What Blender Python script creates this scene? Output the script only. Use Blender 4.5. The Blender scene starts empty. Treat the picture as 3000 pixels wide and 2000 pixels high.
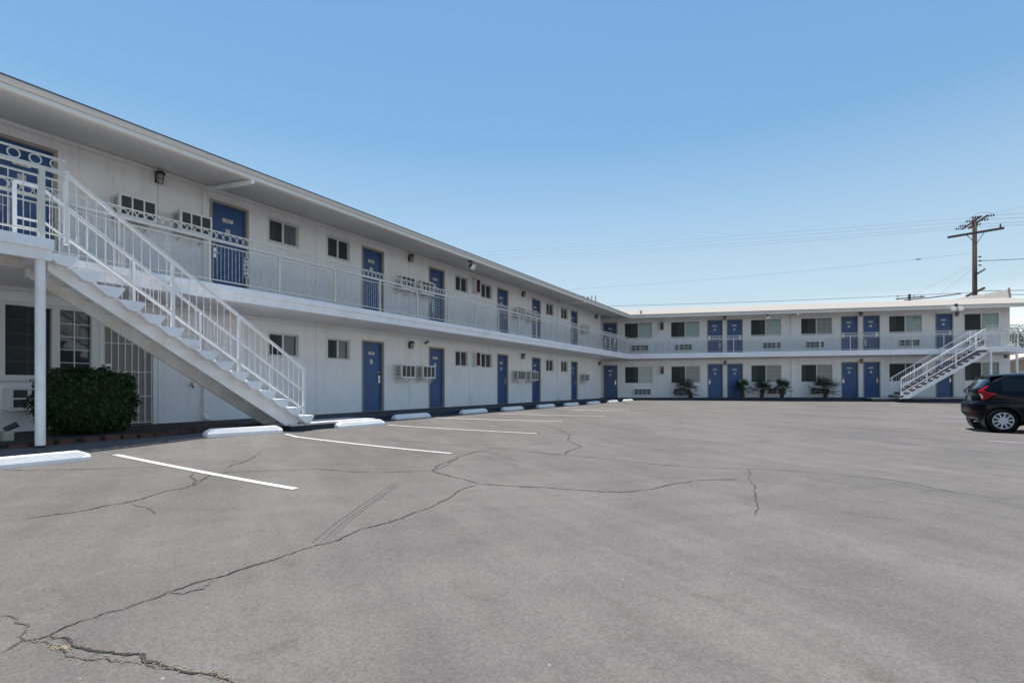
import bpy, bmesh, math, random
from mathutils import Vector, Matrix, noise
R = math.radians
PI = math.pi
rnd = random.Random(7)
scene = bpy.context.scene
col = scene.collection

# ------------------------------------------------------------------ materials
def new_mat(name):
    m = bpy.data.materials.new(name); m.use_nodes = True
    nt = m.node_tree
    return m, nt, nt.nodes['Principled BSDF']
def mat(name, c, rough=0.6, var=0.0, scale=6.0, bump=0.0, bscale=60.0, metal=0.0, coat=0.0, c2=None, stretch=None, spec=None, stains=0.0, streaks=0.0):
    m, nt, b = new_mat(name)
    b.inputs['Roughness'].default_value = rough
    b.inputs['Metallic'].default_value = metal
    b.inputs['Coat Weight'].default_value = coat
    b.inputs['Coat Roughness'].default_value = 0.04
    if spec is not None: b.inputs['Specular IOR Level'].default_value = spec
    b.inputs['Base Color'].default_value = (*c, 1)
    tc = nt.nodes.new('ShaderNodeTexCoord')
    src = tc.outputs['Object']
    if stretch:
        mp = nt.nodes.new('ShaderNodeMapping'); mp.inputs['Scale'].default_value = stretch
        nt.links.new(src, mp.inputs[0]); src = mp.outputs[0]
    if var > 0:
        n = nt.nodes.new('ShaderNodeTexNoise'); n.inputs['Scale'].default_value = scale
        n.inputs['Detail'].default_value = 6; n.inputs['Roughness'].default_value = 0.65
        nt.links.new(src, n.inputs['Vector'])
        r = nt.nodes.new('ShaderNodeValToRGB')
        d = c2 if c2 else tuple(x * (1 - var) for x in c)
        r.color_ramp.elements[0].position = 0.3; r.color_ramp.elements[0].color = (*d, 1)
        r.color_ramp.elements[1].position = 0.62; r.color_ramp.elements[1].color = (*c, 1)
        nt.links.new(n.outputs['Fac'], r.inputs[0])
        out = r.outputs[0]
        if stains > 0:
            n2 = nt.nodes.new('ShaderNodeTexNoise'); n2.inputs['Scale'].default_value = 1.1
            n2.inputs['Detail'].default_value = 8; n2.inputs['Roughness'].default_value = 0.7
            nt.links.new(src, n2.inputs['Vector'])
            r2 = nt.nodes.new('ShaderNodeValToRGB')
            r2.color_ramp.elements[0].position = 0.32; r2.color_ramp.elements[0].color = (1 - stains, 1 - stains * 1.05, 1 - stains * 1.15, 1)
            r2.color_ramp.elements[1].position = 0.5; r2.color_ramp.elements[1].color = (1, 1, 1, 1)
            nt.links.new(n2.outputs['Fac'], r2.inputs[0])
            mx = nt.nodes.new('ShaderNodeMixRGB'); mx.blend_type = 'MULTIPLY'; mx.inputs[0].default_value = 1
            nt.links.new(out, mx.inputs[1]); nt.links.new(r2.outputs[0], mx.inputs[2]); out = mx.outputs[0]
        if streaks > 0:
            mp4 = nt.nodes.new('ShaderNodeMapping'); mp4.inputs['Scale'].default_value = (5.5, 5.5, .35); nt.links.new(tc.outputs['Object'], mp4.inputs[0])
            n4 = nt.nodes.new('ShaderNodeTexNoise'); n4.inputs['Scale'].default_value = 1.0; n4.inputs['Detail'].default_value = 7; n4.inputs['Roughness'].default_value = .7
            nt.links.new(mp4.outputs[0], n4.inputs['Vector'])
            r4 = nt.nodes.new('ShaderNodeValToRGB'); k = 1-streaks
            r4.color_ramp.elements[0].position = .30; r4.color_ramp.elements[0].color = (k, k*.98, k*.95, 1); r4.color_ramp.elements[1].position = .47; r4.color_ramp.elements[1].color = (1, 1, 1, 1)
            nt.links.new(n4.outputs['Fac'], r4.inputs[0])
            mx4 = nt.nodes.new('ShaderNodeMixRGB'); mx4.blend_type = 'MULTIPLY'; mx4.inputs[0].default_value = 1
            nt.links.new(out, mx4.inputs[1]); nt.links.new(r4.outputs[0], mx4.inputs[2]); out = mx4.outputs[0]
        nt.links.new(out, b.inputs['Base Color'])
    if bump > 0:
        n3 = nt.nodes.new('ShaderNodeTexNoise'); n3.inputs['Scale'].default_value = bscale; n3.inputs['Detail'].default_value = 4
        nt.links.new(tc.outputs['Object'], n3.inputs['Vector'])
        bp = nt.nodes.new('ShaderNodeBump'); bp.inputs['Strength'].default_value = bump; bp.inputs['Distance'].default_value = 0.01
        nt.links.new(n3.outputs['Fac'], bp.inputs['Height']); nt.links.new(bp.outputs[0], b.inputs['Normal'])
    return m

M = {}
M['stucco'] = mat('white_stucco', (.885, .875, .87), .85, .04, 1.4, .40, 45, stains=.08, streaks=.09)
M['seam'] = mat('wall_seam', (.58, .59, .62), .85)
M['soffit'] = mat('soffit_paint', (.68, .655, .63), .85, .05, 1.5)
M['fascia'] = mat('fascia_paint', (.68, .635, .575), .6, .05, 3.0)
M['gutter'] = mat('gutter_paint', (.78, .735, .655), .45, .04, 3.0)
M['drip'] = mat('drip_edge', (.10, .11, .13), .6)
M['roof'] = mat('cream_roofing', (.345, .312, .272), .9, .10, 5.0, .4, 120)
M['shingle'] = mat('grey_shingle', (.40, .365, .33), .9, .35, 9.0, .5, 60, stretch=(1, 1, 5))
M['slab'] = mat('slab_paint', (.88, .88, .895), .7, .05, 4.0, .15, 50, stains=.10, streaks=.06)
M['deck'] = mat('grey_deck', (.095, .120, .150), .85, .2, 6)
M['blue'] = mat('blue_door_paint', (.028, .086, .245), .40, .16, 2.2, stains=.12)
M['jamb'] = mat('taupe_jamb', (.36, .335, .28), .6, .08, 6)
M['plate'] = mat('cream_plate', (.72, .68, .58), .5)
M['digit'] = mat('dark_digit', (.09, .075, .05), .5)
M['paper'] = mat('pale_notice', (.62, .62, .64), .6, .25, 60)
M['steel'] = mat('brushed_steel', (.62, .60, .56), .32, metal=.85)
M['black'] = mat('black_plastic', (.012, .012, .014), .5)
M['alu'] = mat('window_frame_white', (.72, .72, .70), .4, .04, 8)
M['glassdark'] = mat('dark_glass', (.034, .047, .057), .06, .3, 2.0, spec=.6)
M['screen'] = mat('insect_screen', (.038, .046, .046), .75, .35, 2.5)
M['screen2'] = mat('screened_curtain', (.062, .072, .070), .75, .3, 3, stretch=(20, 1, .5))
M['curtain'] = mat('teal_glass_curtain', (.20, .30, .30), .08, .22, 1.5, stretch=(9, 1, .3), spec=.75)
M['curtain2'] = mat('grey_glass_curtain', (.085, .110, .105), .07, .35, 1.5, stretch=(7, 1, .4), spec=.65)
M['curtain3'] = mat('pale_glass_curtain', (.14, .16, .17), .08, .3, 1.5, stretch=(12, 1, .3), spec=.6)
M['security'] = mat('security_mesh', (.30, .275, .25), .7, .10, 5)
M['rail'] = mat('cream_rail_paint', (.66, .645, .58), .5, .07, 14)
M['bar'] = mat('baluster_paint', (.50, .49, .455), .55, .08, 14)
M['muntin'] = mat('glazing_bar', (.42, .47, .47), .4)
M['white'] = mat('white_stair_paint', (.885, .88, .885), .55, .08, 3.2, stains=.08, c2=(.76, .72, .65))
M['tread'] = mat('precast_tread', (.88, .875, .88), .75, .06, 9, .2, 80, stains=.16)
M['shadedtread'] = mat('shaded_tread', (.16, .165, .18), .85, .2, 9)  # far flight's treads, their shade put into the colour
M['acbody'] = mat('ac_case', (.68, .665, .62), .5, .10, 6)
M['acfront'] = mat('ac_front', (.80, .79, .76), .4, .05, 9)
M['fin'] = mat('ac_fins', (.075, .085, .085), .55, .45, 40, stretch=(1, 1, 8))
M['lampmetal'] = mat('lamp_metal', (.03, .028, .026), .45)
M['lampglass'] = mat('lamp_glass', (.42, .40, .36), .25, .25, 20)
M['lens'] = mat('floodlight_lens', (.75, .78, .82), .12, spec=.8)
M['red'] = mat('extinguisher_red', (.14, .014, .014), .3)
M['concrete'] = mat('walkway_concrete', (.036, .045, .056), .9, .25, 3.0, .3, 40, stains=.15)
M['kerbshade'] = mat('painted_shade_asphalt', (.030, .031, .033), .9, .3, 5.0, .3, 90)  # asphalt darkened to stand in for the shade by the kerb
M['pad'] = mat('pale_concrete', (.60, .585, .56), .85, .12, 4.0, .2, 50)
M['stop'] = mat('white_wheel_stop', (.87, .86, .84), .8, .06, 7, .35, 40, stains=.16)
M['line'] = mat('road_paint', (.60, .585, .565), .85, .30, 16, .3, 120, c2=(.36, .345, .33))
M['linefaded'] = mat('faded_road_paint', (.52, .51, .50), .8, .4, 14, .3, 120, c2=(.26, .25, .25))
M['crack'] = mat('crack_dark', (.028, .026, .024), .95)
M['crackfine'] = mat('crack_fine', (.085, .078, .073), .95)
M['rubble'] = mat('tan_rubble', (.33, .27, .19), .9, .45, 30)
M['soil'] = mat('dark_soil', (.045, .035, .030), .95, .3, 10, .6, 30)
M['brick'] = mat('red_brick', (.12, .048, .036), .9, .3, 9, .4, 40)
M['leaf'] = mat('hedge_leaf', (.016, .042, .007), .7, .55, 9.0, c2=(.008, .022, .004), spec=.25)
M['leaf2'] = mat('hedge_leaf_light', (.040, .085, .014), .65, .4, 9.0)
M['twig'] = mat('twig', (.045, .035, .025), .9)
M['palm'] = mat('palm_leaf', (.028, .055, .018), .5, .4, 7.0)
M['palmdry'] = mat('palm_trunk', (.10, .070, .045), .95, .4, 20, .6, 40)
M['treeleaf'] = mat('tree_leaf', (.060, .110, .022), .55, .45, .8, c2=(.025, .055, .012))
M['treeleaf2'] = mat('tree_leaf_dark', (.030, .050, .016), .6, .4, .8)
M['bark'] = mat('bark', (.10, .08, .06), .95, .3, 6, .5, 20)
M['pole'] = mat('creosote_wood', (.085, .060, .048), .9, .35, 4, .4, 20, stretch=(6, 6, .4))
M['arm'] = mat('weathered_arm', (.12, .085, .065), .9, .35, 5)
M['insul'] = mat('insulator', (.045, .042, .045), .3)
M['wire'] = mat('wire_black', (.05, .06, .075), .6)
M['wiregrey'] = mat('wire_grey', (.26, .32, .40), .6)
M['pipe'] = mat('vent_pipe', (.42, .40, .38), .6)
M['housewall'] = mat('tan_house_wall', (.42, .30, .22), .9, .12, 2)
M['houseroof'] = mat('pale_house_roof', (.60, .47, .38), .9, .2, 4)
M['housewin'] = mat('house_window', (.10, .11, .12), .2)
M['fence'] = mat('white_fence', (.66, .63, .60), .6)
M['carpaint'] = mat('black_car_paint', (.0012, .0022, .0055), .25, coat=.28, spec=.04)
M['carplastic'] = mat('car_trim', (.008, .008, .009), .6, spec=.2)
M['carglass'] = mat('car_glass', (.004, .006, .008), .05, spec=.32)
M['rearglass'] = mat('rear_glass', (.006, .009, .012), .03, spec=.9, coat=.6)
M['cabin'] = mat('car_cabin', (.16, .16, .155), .8)
M['tail'] = mat('tail_red', (.30, .002, .010), .25, coat=.15, spec=.2)
M['taildark'] = mat('tail_dark_red', (.26, .003, .010), .25, coat=.15, spec=.2)
M['tailclear'] = mat('tail_clear', (.75, .66, .64), .12, coat=.6)
M['tyre'] = mat('tyre_rubber', (.008, .008, .009), .8, .2, 30, spec=.1)
M['rim'] = mat('silver_rim', (.46, .48, .51), .4, .08, 20, metal=.1)
M['chrome'] = mat('chrome', (.8, .8, .82), .08, metal=1)
M['carplate'] = mat('licence_plate', (.42, .40, .42), .4)
M['antenna'] = mat('antenna', (.02, .02, .02), .5)

def asphalt():
    m, nt, b = new_mat('worn_asphalt')
    L = nt.links.new; N = nt.nodes.new
    b.inputs['Roughness'].default_value = .93; b.inputs['Specular IOR Level'].default_value = .22
    tc = N('ShaderNodeTexCoord'); P = tc.outputs['Object']
    def noise_(scale, det, rough, vec=None, dist=0):
        n = N('ShaderNodeTexNoise'); n.inputs['Scale'].default_value = scale; n.inputs['Detail'].default_value = det
        n.inputs['Roughness'].default_value = rough; n.inputs['Distortion'].default_value = dist
        L(vec if vec else P, n.inputs['Vector']); return n.outputs['Fac']
    def ramp(f, p0, c0, p1, c1):
        r = N('ShaderNodeValToRGB'); e = r.color_ramp.elements
        e[0].position = p0; e[0].color = (*c0, 1); e[1].position = p1; e[1].color = (*c1, 1); L(f, r.inputs[0]); return r.outputs[0]
    def mul(a, c, k=1.0, mode='MULTIPLY'):
        x = N('ShaderNodeMixRGB'); x.blend_type = mode; x.inputs[0].default_value = k; L(a, x.inputs[1]); L(c, x.inputs[2]); return x.outputs[0]
    g = lambda v: (v, v, v)
    base = ramp(noise_(.28, 5, .6), .30, (.122, .1135, .1055), .70, (.163, .151, .140))
    base = mul(base, ramp(noise_(1.3, 7, .65, None, .6), .26, (.86, .86, .865), .60, (1.03, 1.025, 1.02)))
    # faint streaks left by turning cars
    def streak(rot, sc, seed, p0, v0, p1, v1, dist):
        nonlocal base
        a = N('ShaderNodeMapping'); a.inputs['Rotation'].default_value = (0, 0, R(rot)); L(P, a.inputs[0])
        s = N('ShaderNodeMapping'); s.inputs['Scale'].default_value = sc; s.inputs['Location'].default_value = (seed, seed*2, 0); L(a.outputs[0], s.inputs[0])
        base = mul(base, ramp(noise_(1.0, 4, .55, s.outputs[0], dist), p0, g(v0), p1, g(v1)))
    streak(71, (.16, 1.7, 1), 3.0, .40, .955, .66, 1.075, .5)
    streak(58, (.20, 3.4, 1), 9.0, .42, .97, .62, 1.045, .8)
    streak(-20, (.22, 2.2, 1), 17.0, .34, .95, .58, 1.02, .9)
    # old oil and damp stains
    base = mul(base, ramp(noise_(.75, 6, .7, None, 1.2), .24, (.72, .71, .70), .40, g(1)))
    base = mul(base, ramp(noise_(3.1, 7, .72, None, .8), .27, (.84, .83, .82), .44, g(1)))
    # aggregate
    v = N('ShaderNodeTexVoronoi'); v.inputs['Scale'].default_value = 95; L(P, v.inputs['Vector'])
    sp = N('ShaderNodeSeparateColor'); L(v.outputs['Color'], sp.inputs[0])
    base = mul(base, ramp(sp.outputs[0], .05, g(.84), .95, g(1.13)))
    base = mul(base, ramp(noise_(240, 2, .6), .35, g(.91), .65, g(1.08)))
    v2 = N('ShaderNodeTexVoronoi'); v2.inputs['Scale'].default_value = 26; L(P, v2.inputs['Vector'])
    sp2 = N('ShaderNodeSeparateColor'); L(v2.outputs['Color'], sp2.inputs[0])
    th = N('ShaderNodeMath'); th.operation = 'GREATER_THAN'; th.inputs[1].default_value = .990; L(sp2.outputs[0], th.inputs[0])
    d = N('ShaderNodeMath'); d.operation = 'LESS_THAN'; d.inputs[1].default_value = .15; L(v2.outputs['Distance'], d.inputs[0])
    a = N('ShaderNodeMath'); a.operation = 'MULTIPLY'; L(th.outputs[0], a.inputs[0]); L(d.outputs[0], a.inputs[1])
    x = N('ShaderNodeMixRGB'); L(a.outputs[0], x.inputs[0]); L(base, x.inputs[1]); x.inputs[2].default_value = (.32, .30, .27, 1)
    L(x.outputs[0], b.inputs['Base Color'])
    bp = N('ShaderNodeBump'); bp.inputs['Strength'].default_value = .30; bp.inputs['Distance'].default_value = .006
    L(v.outputs['Distance'], bp.inputs['Height']); L(bp.outputs[0], b.inputs['Normal'])
    return m
M['asphalt'] = asphalt()

# ------------------------------------------------------------------ mesh builder
class MB:
    def __init__(self): self.v = []; self.f = []; self.mi = []; self.cur = 0
    def add(self, vs, fs):
        o = len(self.v); self.v += [Vector(p) for p in vs]
        for f in fs: self.f.append([i + o for i in f]); self.mi.append(self.cur)
        return self
    def box(self, x0, x1, y0, y1, z0, z1):
        return self.add([(x0,y0,z0),(x1,y0,z0),(x1,y1,z0),(x0,y1,z0),(x0,y0,z1),(x1,y0,z1),(x1,y1,z1),(x0,y1,z1)],
            [(0,3,2,1),(4,5,6,7),(0,1,5,4),(1,2,6,5),(2,3,7,6),(3,0,4,7)])
    def prism(self, poly, y0, y1):          # polygon in x,z extruded along y
        n = len(poly)
        vs = [(x, y0, z) for x, z in poly] + [(x, y1, z) for x, z in poly]
        return self.add(vs, [tuple(range(n)), tuple(range(2*n-1, n-1, -1))] + [(i+n, (i+1) % n + n, (i+1) % n, i) for i in range(n)])
    def quad(self, a, b, c, d): return self.add([a, b, c, d], [(0,1,2,3)])
    def tube(self, pts, r, n=6, cap=True):
        pts = [Vector(p) for p in pts]; rings = []
        for i, p in enumerate(pts):
            t = (pts[min(i+1, len(pts)-1)] - pts[max(i-1, 0)]).normalized()
            u = t.cross(Vector((0,0,1)))
            if u.length < 1e-3: u = t.cross(Vector((1,0,0)))
            u.normalize(); w = t.cross(u)
            rr = r[i] if isinstance(r, (list, tuple)) else r
            rings.append([p + (u*math.cos(2*PI*(k+.5)/n) + w*math.sin(2*PI*(k+.5)/n))*rr for k in range(n)])
        vs = [q for ring in rings for q in ring]; fs = []
        for i in range(len(pts)-1):
            for k in range(n):
                a = i*n+k; b = i*n+(k+1) % n; fs.append((a, b, b+n, a+n))
        if cap: fs += [tuple(range(n-1, -1, -1)), tuple((len(pts)-1)*n+k for k in range(n))]
        return self.add(vs, fs)
    def bar(self, p, q, w, h):              # rectangular bar between two points, h measured along z where it can be
        p = Vector(p); q = Vector(q); t = (q-p).normalized()
        u = t.cross(Vector((0,0,1)))
        if u.length < 1e-3: u = Vector((1,0,0))
        u.normalize(); v = u.cross(t).normalized()
        vs = []
        for c in (p, q):
            for a, b in ((-1,-1),(1,-1),(1,1),(-1,1)): vs.append(c + u*a*w/2 + v*b*h/2)
        return self.add(vs, [(3,2,1,0),(4,5,6,7),(0,1,5,4),(1,2,6,5),(2,3,7,6),(3,0,4,7)])
    def lathe(self, prof, n=24, axis='z', c=(0,0,0)):
        c = Vector(c); vs = []
        for r, h in prof:
            for k in range(n):
                a = 2*PI*k/n; x, y = r*math.cos(a), r*math.sin(a)
                vs.append(c + Vector({'z': (x, y, h), 'y': (x, h, y), 'x': (h, x, y)}[axis]))
        fs = []
        for i in range(len(prof)-1):
            for k in range(n):
                a = i*n+k; b = i*n+(k+1) % n; fs.append((a, b, b+n, a+n))
        return self.add(vs, fs)
    def torus(self, c, r, t, axis='y', n=16, m=5, sx=1, sz=1):
        c = Vector(c); vs = []
        for i in range(n):
            a = 2*PI*i/n
            for j in range(m):
                b = 2*PI*j/m; rr = r + t*math.cos(b); x = rr*math.cos(a)*sx; z = rr*math.sin(a)*sz; y = t*math.sin(b)
                vs.append(c + Vector((x, y, z) if axis == 'y' else (x, z, y)))
        fs = [(i*m+j, ((i+1) % n)*m+j, ((i+1) % n)*m+(j+1) % m, i*m+(j+1) % m) for i in range(n) for j in range(m)]
        return self.add(vs, fs)
    def twist(self, x, y, z0, z1, w=.017, t=.006, pitch=.16, ph=0.0, seg=None):   # twisted flat bar
        n = seg or max(4, int((z1-z0)/.055)); vs = []
        for i in range(n+1):
            z = z0+(z1-z0)*i/n; a = ph+2*PI*(z-z0)/pitch
            ca, sa = math.cos(a), math.sin(a)
            for p, q in ((-w,-t),(w,-t),(w,t),(-w,t)): vs.append((x+(p*ca-q*sa)/2, y+(p*sa+q*ca)/2, z))
        fs = [(i*4+k, i*4+(k+1) % 4, i*4+4+(k+1) % 4, i*4+4+k) for i in range(n) for k in range(4)]
        return self.add(vs, fs)
    def build(self, name, mats, parent=None, xf=None, smooth=False, kind=None, bevel=0):
        me = bpy.data.meshes.new(name)
        inv = ROOT[parent.name].inverted() if parent is not None else Matrix.Identity(4)
        T = inv @ (xf if xf is not None else (ROOT[parent.name] if parent is not None else Matrix.Identity(4)))
        me.from_pydata([T @ p for p in self.v], [], self.f)
        if not isinstance(mats, (list, tuple)): mats = [mats]
        for m in mats: me.materials.append(M[m])
        for p, i in zip(me.polygons, self.mi): p.material_index = i; p.use_smooth = smooth
        bm = bmesh.new(); bm.from_mesh(me)
        bmesh.ops.recalc_face_normals(bm, faces=bm.faces)
        if bevel:
            bmesh.ops.bevel(bm, geom=[e for e in bm.edges if e.is_manifold and e.calc_face_angle(0) > .5], offset=bevel, segments=2, affect='EDGES', clamp_overlap=True)
        bm.to_mesh(me); bm.free(); me.update()
        o = bpy.data.objects.new(name, me); col.objects.link(o)
        if parent is not None:
            o.parent = parent; ROOT[o.name] = ROOT[parent.name]
        else: ROOT[o.name] = Matrix.Identity(4)
        if kind: o['kind'] = kind
        return o
ROOT = {}
def tag(o, label, cat, group=None):
    o['label'] = label; o['category'] = cat
    if group: o['group'] = group
    return o
def thing(name, label, cat, Mx, group=None):
    o = bpy.data.objects.new(name, None); col.objects.link(o); o.empty_display_size = .2  # extra bright band near the horizon, added to fill the shaded walls
    o.matrix_world = Mx; ROOT[o.name] = Mx.copy()
    return tag(o, label, cat, group)
def kids(o): return [c for c in bpy.data.objects if c.parent == o]
def copy_tree(o, Mx=None, parent=None):
    c = o.copy(); col.objects.link(c)
    if parent is not None: c.parent = parent
    for ch in CH.get(o.name, []): copy_tree(ch, None, c)
    if Mx is not None: c.matrix_world = Mx; ROOT[c.name] = Mx.copy()
    return c
CH = {}
def index_children():
    CH.clear()
    for ob in bpy.data.objects:
        if ob.parent is not None: CH.setdefault(ob.parent.name, []).append(ob)
def T(x, y, z): return Matrix.Translation((x, y, z))

# ------------------------------------------------------------------ the two wings' frames: x along the facade, y into the building, z up from the walkway
A_ = R(30.5134); B_ = R(10.4446); WALK = .498; CAMZ = 1.25; TILT = .0067
OL = Vector((-math.cos(A_)*11.28, math.sin(A_)*11.28, WALK))
ML = Matrix(((math.sin(A_), -math.cos(A_), 0, OL.x), (math.cos(A_), math.sin(A_), 0, OL.y), (0, 0, 1, OL.z), (0, 0, 0, 1)))
xF = Vector((math.cos(B_), -math.sin(B_), TILT)).normalized()
yF = Vector((math.sin(B_), math.cos(B_), 0)).normalized(); zF = xF.cross(yF)
OF = Vector((math.sin(B_)*33.373, math.cos(B_)*33.373, WALK - TILT*2))
MF = Matrix(((xF.x, yF.x, zF.x, OF.x), (xF.y, yF.y, zF.y, OF.y), (xF.z, yF.z, zF.z, OF.z), (0, 0, 0, 1)))
KF = 1.56/1.65
def yf(y): return y*KF if y < 0 else y
def corner(y, z):                            # where the offset lines of the two facades meet
    y2 = yf(y)
    a = ML @ Vector((0, y, 0)); d = Vector((math.sin(A_), math.cos(A_)))
    c = MF @ Vector((0, y2, 0)); e = Vector((math.cos(B_), -math.sin(B_)))
    det = d.x*(-e.y) + e.x*d.y
    t = ((c.x-a.x)*(-e.y) + e.x*(c.y-a.y))/det
    return Vector((a.x+d.x*t, a.y+d.y*t, WALK+z))
def PL(s, y, z): return ML @ Vector((s, y, z))
def PF(s, y, z): return MF @ Vector((s, yf(y), z))
S0, S1 = -7.0, 22.24                         # start of the long wing, end of the far wing
LEND = 29.81                                 # end of the long wing's wall
F2, UP = 2.666, 2.381                        # upper floor level, underside of the slab

def sweep(prof, s0=S0, s1=S1, closed=True):  # profile (y, z) run along both wings round the inner corner
    mb = MB(); n = len(prof)
    mb.add([PL(s0, y, z) for y, z in prof] + [corner(y, z) for y, z in prof] + [PF(s1, y, z) for y, z in prof], [])
    k = n if closed else n-1
    for r in range(2):
        for i in range(k):
            j = (i+1) % n
            mb.f.append([r*n+i, r*n+j, (r+1)*n+j, (r+1)*n+i]); mb.mi.append(0)
    if closed:
        mb.f.append(list(range(n))[::-1]); mb.f.append([2*n+i for i in range(n)]); mb.mi += [0, 0]
    return mb

# ------------------------------------------------------------------ ground
def zlot(x, y):
    dl = 11.28 + x*math.cos(A_) - y*math.sin(A_); df = 33.373 - x*math.sin(B_) - y*math.cos(B_)
    a = max(-30, min(60, dl-1.75)); b = max(-30, min(60, df-1.75)); k = .6
    m = -math.log(math.exp(-k*a)+math.exp(-k*b))/k
    s = x*math.sin(A_)+y*math.cos(A_)
    sm = lambda t: max(0, min(1, t))**2*(3-2*max(0, min(1, t)))
    return .40-.38*(1-math.exp(-max(0, m-.3)/5.5)) + .09*sm((6.5-s)/1.0)*sm((3.25-dl)/.5)
def axis(lo, hi, step, far, growth=1.35):
    a = []; x = lo
    while x < hi+1e-6: a.append(x); x += step
    d = step; x = hi
    while x < far: d *= growth; x += d; a.append(x)
    d = step; x = lo; pre = []
    while x > -far: d *= growth; x -= d; pre.append(x)
    return pre[::-1]+a
def ground():
    xs = axis(-13, 32, .25, 900); ys = axis(-6, 36, .25, 900); mb = MB(); nx = len(xs)
    vs = [(x, y, zlot(x, y) + .010*noise.noise(Vector((x*.35, y*.35, 0)))*(1 if abs(x) < 60 and abs(y) < 60 else 0)) for y in ys for x in xs]
    fs = [(j*nx+i, j*nx+i+1, (j+1)*nx+i+1, (j+1)*nx+i) for j in range(len(ys)-1) for i in range(nx-1)]
    mb.add(vs, fs)
    o = mb.build('parking_lot', 'asphalt', smooth=True, kind='structure')
ground()
def gz(x, y): return zlot(x, y) + .010*noise.noise(Vector((x*.35, y*.35, 0)))

CRACKS = dict(
A= [(-2.11,2.13),(-2.12,2.19),(-2.12,2.23),(-2.06,2.24),(-2.05,2.28),(-2.04,2.34),(-2.02,2.41),(-1.99,2.45),(-1.97,2.51),(-1.92,2.55),(-1.9,2.62),(-1.86,2.67),(-1.85,2.75),(-1.8,2.84),(-1.74,2.92),(-1.67,3.0),(-1.61,3.11),(-1.53,3.22),(-1.48,3.33),(-1.41,3.47),(-1.37,3.55),(-1.26,3.68),(-1.21,3.81),(-1.17,3.95),(-1.06,4.08),(-0.94,4.24),(-0.85,4.46),(-0.75,4.65),(-0.65,4.91),(-0.58,5.25),(-0.52,5.51),(-0.37,5.76),(0.0,5.7),(0.36,5.63),(0.66,5.57),(0.97,5.47),(1.23,5.49),(1.48,5.62),(1.8,5.9),(2.27,6.22),(2.8,6.3)] ,
B= [(-1.85,2.75),(-1.76,2.74),(-1.69,2.81),(-1.7,2.89),(-1.68,2.94)] ,
C= [(-0.36,5.78),(-0.54,5.99),(-0.77,6.23),(-1.0,6.5),(-1.02,6.82),(-0.9,7.28),(-0.77,7.82),(-0.57,8.31),(-0.34,8.61),(-0.01,8.59)] ,
C2= [(-1.0,6.5),(-0.9,6.83),(-0.84,7.29),(-0.77,7.82)] ,
D= [(-1.0,6.5),(-1.36,6.42),(-1.61,6.3),(-1.9,6.3),(-2.19,6.37),(-2.45,6.42),(-2.68,6.32),(-2.92,6.26),(-3.14,6.17),(-3.35,6.07),(-3.42,5.79),(-3.35,5.45),(-3.32,5.35),(-3.34,5.19),(-3.42,5.08),(-3.42,4.89),(-3.42,4.72),(-3.46,4.59),(-3.54,4.46),(-3.6,4.31),(-3.71,4.16),(-3.84,4.02)] ,
E= [(-3.69,5.94),(-3.61,5.76),(-3.43,5.58),(-3.32,5.35)] ,
F= [(-3.48,6.26),(-3.54,6.47),(-3.51,6.72),(-3.58,7.15),(-3.7,7.51),(-3.72,7.72)] ,
G= [(-3.41,4.6),(-3.24,4.5),(-3.08,4.4),(-2.96,4.27)] ,
H_= [(-2.05,2.28),(-1.96,2.26),(-1.89,2.22),(-1.81,2.19),(-1.72,2.17),(-1.63,2.14),(-1.54,2.14),(-1.49,2.1),(-1.39,2.06),(-1.3,2.04),(-1.22,2.02),(-1.14,2.0),(-1.1,1.98),(-1.03,1.95),(-0.94,1.93)] ,
I= [(-2.1,2.23),(-2.03,2.23),(-1.93,2.19),(-1.83,2.12),(-1.73,2.1),(-1.67,2.11),(-1.58,2.08),(-1.49,2.09)] ,
I2= [(-1.73,2.1),(-1.73,2.14),(-1.72,2.17)] ,
J= [(-2.44,2.45),(-2.36,2.44),(-2.23,2.36),(-2.16,2.28),(-2.1,2.23)] ,
K= [(-5.69,5.72),(-5.11,5.88),(-4.74,6.04),(-4.22,6.26)] ,
L= [(0.49,8.29),(0.83,8.15),(1.09,8.02),(1.52,7.79),(1.9,7.48),(2.28,7.27),(2.72,7.12),(3.25,7.09),(3.67,6.98),(3.99,6.87),(4.22,6.74),(4.42,6.52),(4.7,6.34),(4.79,6.01),(4.86,5.71),(4.98,5.5),(5.14,5.37),(5.25,5.27)] ,
M= [(3.24,7.04),(3.11,6.7),(2.93,6.38),(2.81,5.97),(2.63,5.55),(2.43,5.13),(2.33,4.86),(2.15,4.57)] ,
N= [(0.69,13.58),(1.12,12.33),(1.26,11.19),(1.1,10.17),(1.25,9.22),(0.97,8.67),(0.81,8.15)] ,
O= [(3.71,13.68),(4.27,14.0),(4.9,14.84),(5.41,16.59)] ,
P= [(6.35,6.88),(6.39,6.67),(6.5,6.53)] ,
Q= [(-2.37,9.39),(-1.97,9.29),(-1.43,9.12),(-0.92,8.99),(-0.57,8.7),(-0.09,8.8),(0.46,8.33),(0.81,8.17)] ,
R= [(-4.24,8.89),(-3.77,8.94),(-3.24,8.75),(-2.66,8.34)] ,
)
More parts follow.
